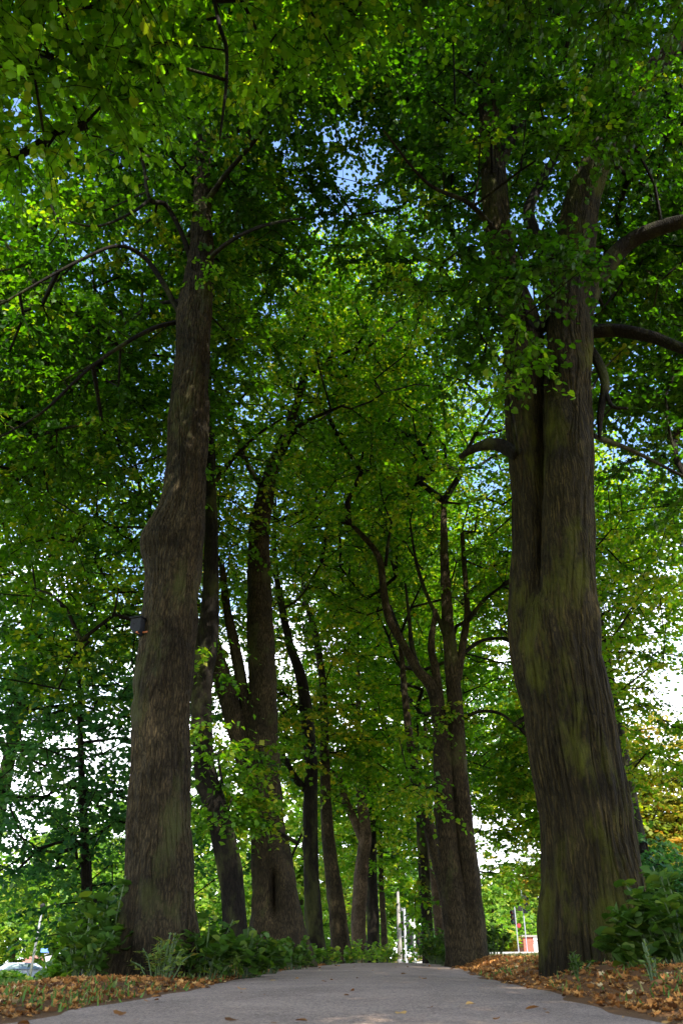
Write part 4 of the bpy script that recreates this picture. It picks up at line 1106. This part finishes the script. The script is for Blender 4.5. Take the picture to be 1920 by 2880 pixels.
def arm(parent, z, off, side):
    bm = bmesh.new(); box(bm, 0, off, -.02, .02, -.02, .02)
    o = bm_obj('arm', bm, 'galv', parent); o.location = (0, 0, z); o.rotation_euler = (0, 0, side)
TG = 'traffic signals at the road crossing'
def ground_at(px, Y):
    x = float(at(px, 2700, Y)[0]); return (x, Y, gz(x, Y))
t = empty('traffic_light', ground_at(1484, 79)); tag(t, 'tall grey signal pole with a large dark three-lamp head, nearest the big right trunk', 'traffic light', TG)
pole(t, 5.0); signal_head(t, 3.9, .26, R(35), R(-20), 1.5); arm(t, 4.3, .22, R(-20)); arm(t, 3.5, .22, R(-20))
bm = bmesh.new(); box(bm, -.42, -.07, -.05, .12, 3.35, 3.75, .03); bm_obj('box_unit', bm, 'black', t)
t = empty('traffic_light', ground_at(1460, 84)); tag(t, 'shorter signal pole with a small dark head and red sign, left of the tall signal', 'traffic light', TG)
pole(t, 3.9); signal_head(t, 3.05, .26, R(-35), R(180), 1.25); arm(t, 3.3, .22, R(180)); arm(t, 2.8, .22, R(180))
bm = bmesh.new(); lathe(bm, [(.19, -.07), (.19, -.09), (.0002, -.092)], 18, .24, 2.35, axis='y'); bm_obj('red_disc', bm, 'sign_red', t)
t = empty('traffic_light', ground_at(1141, 64)); tag(t, 'middle white pole of three at the path end, dark signal head on its left', 'traffic light', TG)
pole(t, 3.55, .10, .09, 'galv'); signal_head(t, 2.25, .27, R(10), R(180), 1.0); arm(t, 2.55, .3, R(180)); arm(t, 1.95, .3, R(180))
signal_head(t, 2.75, .14, R(115), R(60), .9)
bm = bmesh.new(); box(bm, -.22, .06, -.08, .08, 3.35, 3.62, .03); bm_obj('cap_box', bm, 'galv', t)
t = empty('traffic_light', ground_at(1167, 70)); tag(t, 'white pole with signal heads both sides and a triangular sign, rightmost of three', 'traffic light', TG)
pole(t, 3.3, .09, .08, 'galv'); signal_head(t, 1.9, .30, R(160), R(180), 1.1); arm(t, 2.2, .3, R(180)); signal_head(t, 1.85, .34, R(40), R(0), 1.1); arm(t, 2.2, .3, 0)
bm = bmesh.new()
v = [(-.46, 3.15), (.46, 3.15), (0, 2.36)]
a = [bm.verts.new((x, -.10, z)) for x, z in v]; c = [bm.verts.new((x, -.115, z)) for x, z in v]
bm.faces.new(a); bm.faces.new(c[::-1])
for k in range(3): bm.faces.new((a[k], a[(k + 1) % 3], c[(k + 1) % 3], c[k]))
bm_obj('give_way_plate', bm, 'white', t)
t = empty('lamp_post', ground_at(1124, 62)); tag(t, 'tallest tapered pale pole at the end of the path, leftmost of the three', 'pole')
bm = bmesh.new(); lathe(bm, [(.19, -.1), (.17, 1.0), (.13, 3.0), (.09, 4.45), (.05, 4.6)], 16); bm_obj('mast', bm, 'concrete', t, True)
bm = bmesh.new(); lathe(bm, [(.20, .0), (.20, .32), (.18, .36)], 16); bm_obj('base_sleeve', bm, 'galv', t, True)
# left side street furniture
t = empty('lamp_post', ground_at(92, 46)); tag(t, 'leaning grey lamp post with a small dark lantern, left of the street signs', 'lamp post')
bm = bmesh.new(); lathe(bm, [(.065, -.3), (.06, 2.0), (.05, 3.3)], 14); bm_obj('post', bm, 'galv', t, True); t.rotation_euler = (0, R(1.2), 0)
bm = bmesh.new(); lathe(bm, [(.05, 3.3), (.10, 3.34), (.13, 3.54), (.14, 3.58), (.04, 3.66), (.0002, 3.68)], 14); bm_obj('lantern', bm, 'black', t, True)
t = empty('give_way_sign', ground_at(134, 42)); tag(t, 'white inverted-triangle sign with a blue street-name plate on a thin post', 'road sign')
zb = t.location[2]
z1 = at(134, 2676, 42)[2] - zb
bm = bmesh.new(); lathe(bm, [(.04, -.2), (.035, z1 + .12)], 12); bm_obj('post', bm, 'galv', t, True)
bm = bmesh.new()
v = [(-.17, z1 - .1), (.22, z1 - .1), (.03, z1 - .55)]
a = [bm.verts.new((x, -.05, z)) for x, z in v]; c = [bm.verts.new((x, -.065, z)) for x, z in v]
bm.faces.new(a); bm.faces.new(c[::-1])
for k in range(3): bm.faces.new((a[k], a[(k + 1) % 3], c[(k + 1) % 3], c[k]))
bm_obj('triangle_plate', bm, 'white', t)
bm = bmesh.new(); box(bm, -.36, .04, -.06, -.045, z1 - .04, z1 + .12); bm_obj('name_plate', bm, 'sign_blue', t)

# cars
def make_car(label, loc, rz, paint):
    t = empty('parked_car', loc, rz); tag(t, label, 'car', 'cars at the road')
    prof = [(-2.12, .35), (-2.15, .72), (-2.05, .95), (-1.35, 1.02), (-.95, 1.30), (-.45, 1.46), (.55, 1.48), (1.25, 1.40), (1.85, 1.05), (2.1, .92), (2.15, .45), (2.05, .28), (-2.0, .26)]
    bm = bmesh.new()
    def ring(y, ins):
        return [bm.verts.new((x * (1 - ins * .02), y * (1 - (.20 if z > 1.1 else 0)), z)) for x, z in prof]
    L = [ring(y, i_) for y, i_ in ((-.86, 2), (-.80, 0), (.80, 0), (.86, 2))]
    for a_, b_ in zip(L[:-1], L[1:]):
        for k in range(len(prof)):
            bm.faces.new((a_[k], a_[(k + 1) % len(prof)], b_[(k + 1) % len(prof)], b_[k]))
    bm.faces.new(L[0]); bm.faces.new(L[-1][::-1])
    bm_obj('body', bm, paint, t)
    for s in (-1, 1):
        bm = bmesh.new()
        wv = [(-1.25, 1.03), (-.88, 1.27), (-.42, 1.40), (.5, 1.42), (1.15, 1.35), (1.5, 1.05)]
        a_ = [bm.verts.new((x, s * (.875 if z < 1.1 else .715), z)) for x, z in wv]
        c_ = [bm.verts.new((x, s * (.865 if z < 1.1 else .705), z)) for x, z in wv]
        bm.faces.new(a_); bm.faces.new(c_[::-1])
        for k in range(6): bm.faces.new((a_[k], a_[(k + 1) % 6], c_[(k + 1) % 6], c_[k]))
        bm_obj('side_window', bm, 'glass', t)
    for pts, nm in ((((-1.33, 1.04), (-.97, 1.305), 1), 'windscreen'), (((1.27, 1.41), (1.82, 1.08), 1), 'rear_window')):
        (x0, z0), (x1_, z1_), _ = pts
        bm = bmesh.new(); k = .015
        y0_, y1_ = (.72, .60) if nm == 'windscreen' else (.60, .72)
        vs = [bm.verts.new(p) for p in ((x0, -y0_, z0 + k), (x0, y0_, z0 + k), (x1_, y1_, z1_ + k), (x1_, -y1_, z1_ + k))]
        bm.faces.new(vs); r_ = bmesh.ops.extrude_face_region(bm, geom=list(bm.faces))
        for v_ in [g_ for g_ in r_['geom'] if isinstance(g_, bmesh.types.BMVert)]: v_.co.z += .008
        bm_obj(nm, bm, 'glass', t)
    for x in (-1.35, 1.3):
        for s in (-1, 1):
            bm = bmesh.new(); lathe(bm, [(.20, -.11), (.32, -.10), (.33, 0), (.32, .10), (.20, .11)], 20, 0, 0, axis='y')
            w_ = bm_obj('wheel', bm, 'rubber', t, True); w_.location = (x, s * .78, .33)
            bm = bmesh.new(); lathe(bm, [(.19, -.115), (.19, .115)], 14, 0, 0, axis='y'); bm_obj('rim', bm, 'galv', w_)
    for x, m_, nm in ((-2.13, 'white', 'headlight'), (2.12, 'sign_red', 'tail_light')):
        for s in (-1, 1):
            bm = bmesh.new(); box(bm, x - .03, x + .03, s * .68 - .13, s * .68 + .13, .66, .80, .015); bm_obj(nm, bm, m_, t)
x_, y_, z_ = ground_at(52, 70)
make_car('white car parked beyond the lawn at the left edge', (x_, y_, z_), R(38), 'car_white')
x_, y_, z_ = ground_at(1194, 108)
make_car('pale car half hidden behind the rounded bush at the path end', (x_, y_, z_ + .03), R(70), 'galv')

# brick garage at the right
q = at(1476, 2700, 96); gx = float(q[0]); gzv = gz(gx + 3, 96)
ztop = float(at(1500, 2632, 96)[2])
t = empty('brick_garage', (gx, 96, gzv)); tag(t, 'flat-roofed red brick garage with a white door behind the traffic signals', 'garage')
H = ztop - gzv
bm = bmesh.new(); box(bm, 0, 9, 0, .25, -.8, H - .12); box(bm, 0, .25, .25, 6, -.8, H - .12); box(bm, 8.75, 9, .25, 6, -.8, H - .12); box(bm, .25, 8.75, 5.75, 6, -.8, H - .12); bm_obj('wall', bm, 'brick', t)
bm = bmesh.new(); box(bm, -.15, 9.15, -.15, 6.15, H - .118, H + .06, .02); bm_obj('roof', bm, 'concrete', t)
bm = bmesh.new(); box(bm, 1.0, 5.2, -.06, -.004, -.6, H * .55, .01)
for k in range(5): box(bm, 1.05, 5.15, -.075, -.061, -.4 + k * .42, -.4 + k * .42 + .34, .004)
bm_obj('door', bm, 'white', t)
# house far left
q = at(48, 2700, 150); hx = float(q[0]); hz = gz(hx, 150)
zr_ = float(at(75, 2697, 150)[2]) - hz; ze = float(at(75, 2712, 150)[2]) - hz
t = empty('house', (hx, 150, hz)); tag(t, 'small house with a pinkish tiled roof behind the white car at the far left', 'house')
bm = bmesh.new(); box(bm, 0, 9, 0, 7, -1, ze); bm_obj('wall', bm, 'brick', t)
bm = bmesh.new()
a = [bm.verts.new(p) for p in ((-.4, -.4, ze), (9.4, -.4, ze), (9.4, 7.4, ze), (-.4, 7.4, ze), (1.2, 3.5, zr_ + .5), (7.8, 3.5, zr_ + .5))]
for f in ((0, 1, 5, 4), (1, 2, 5), (2, 3, 4, 5), (3, 0, 4), (3, 2, 1, 0)): bm.faces.new([a[i] for i in f])
bm_obj('roof', bm, 'roof_red', t)
for k in range(3):
    bm = bmesh.new(); box(bm, 1 + k * 2.7, 2.5 + k * 2.7, -.05, -.004, ze - 1.7, ze - .5); bm_obj('window', bm, 'glass', t)
print('leaves ok')
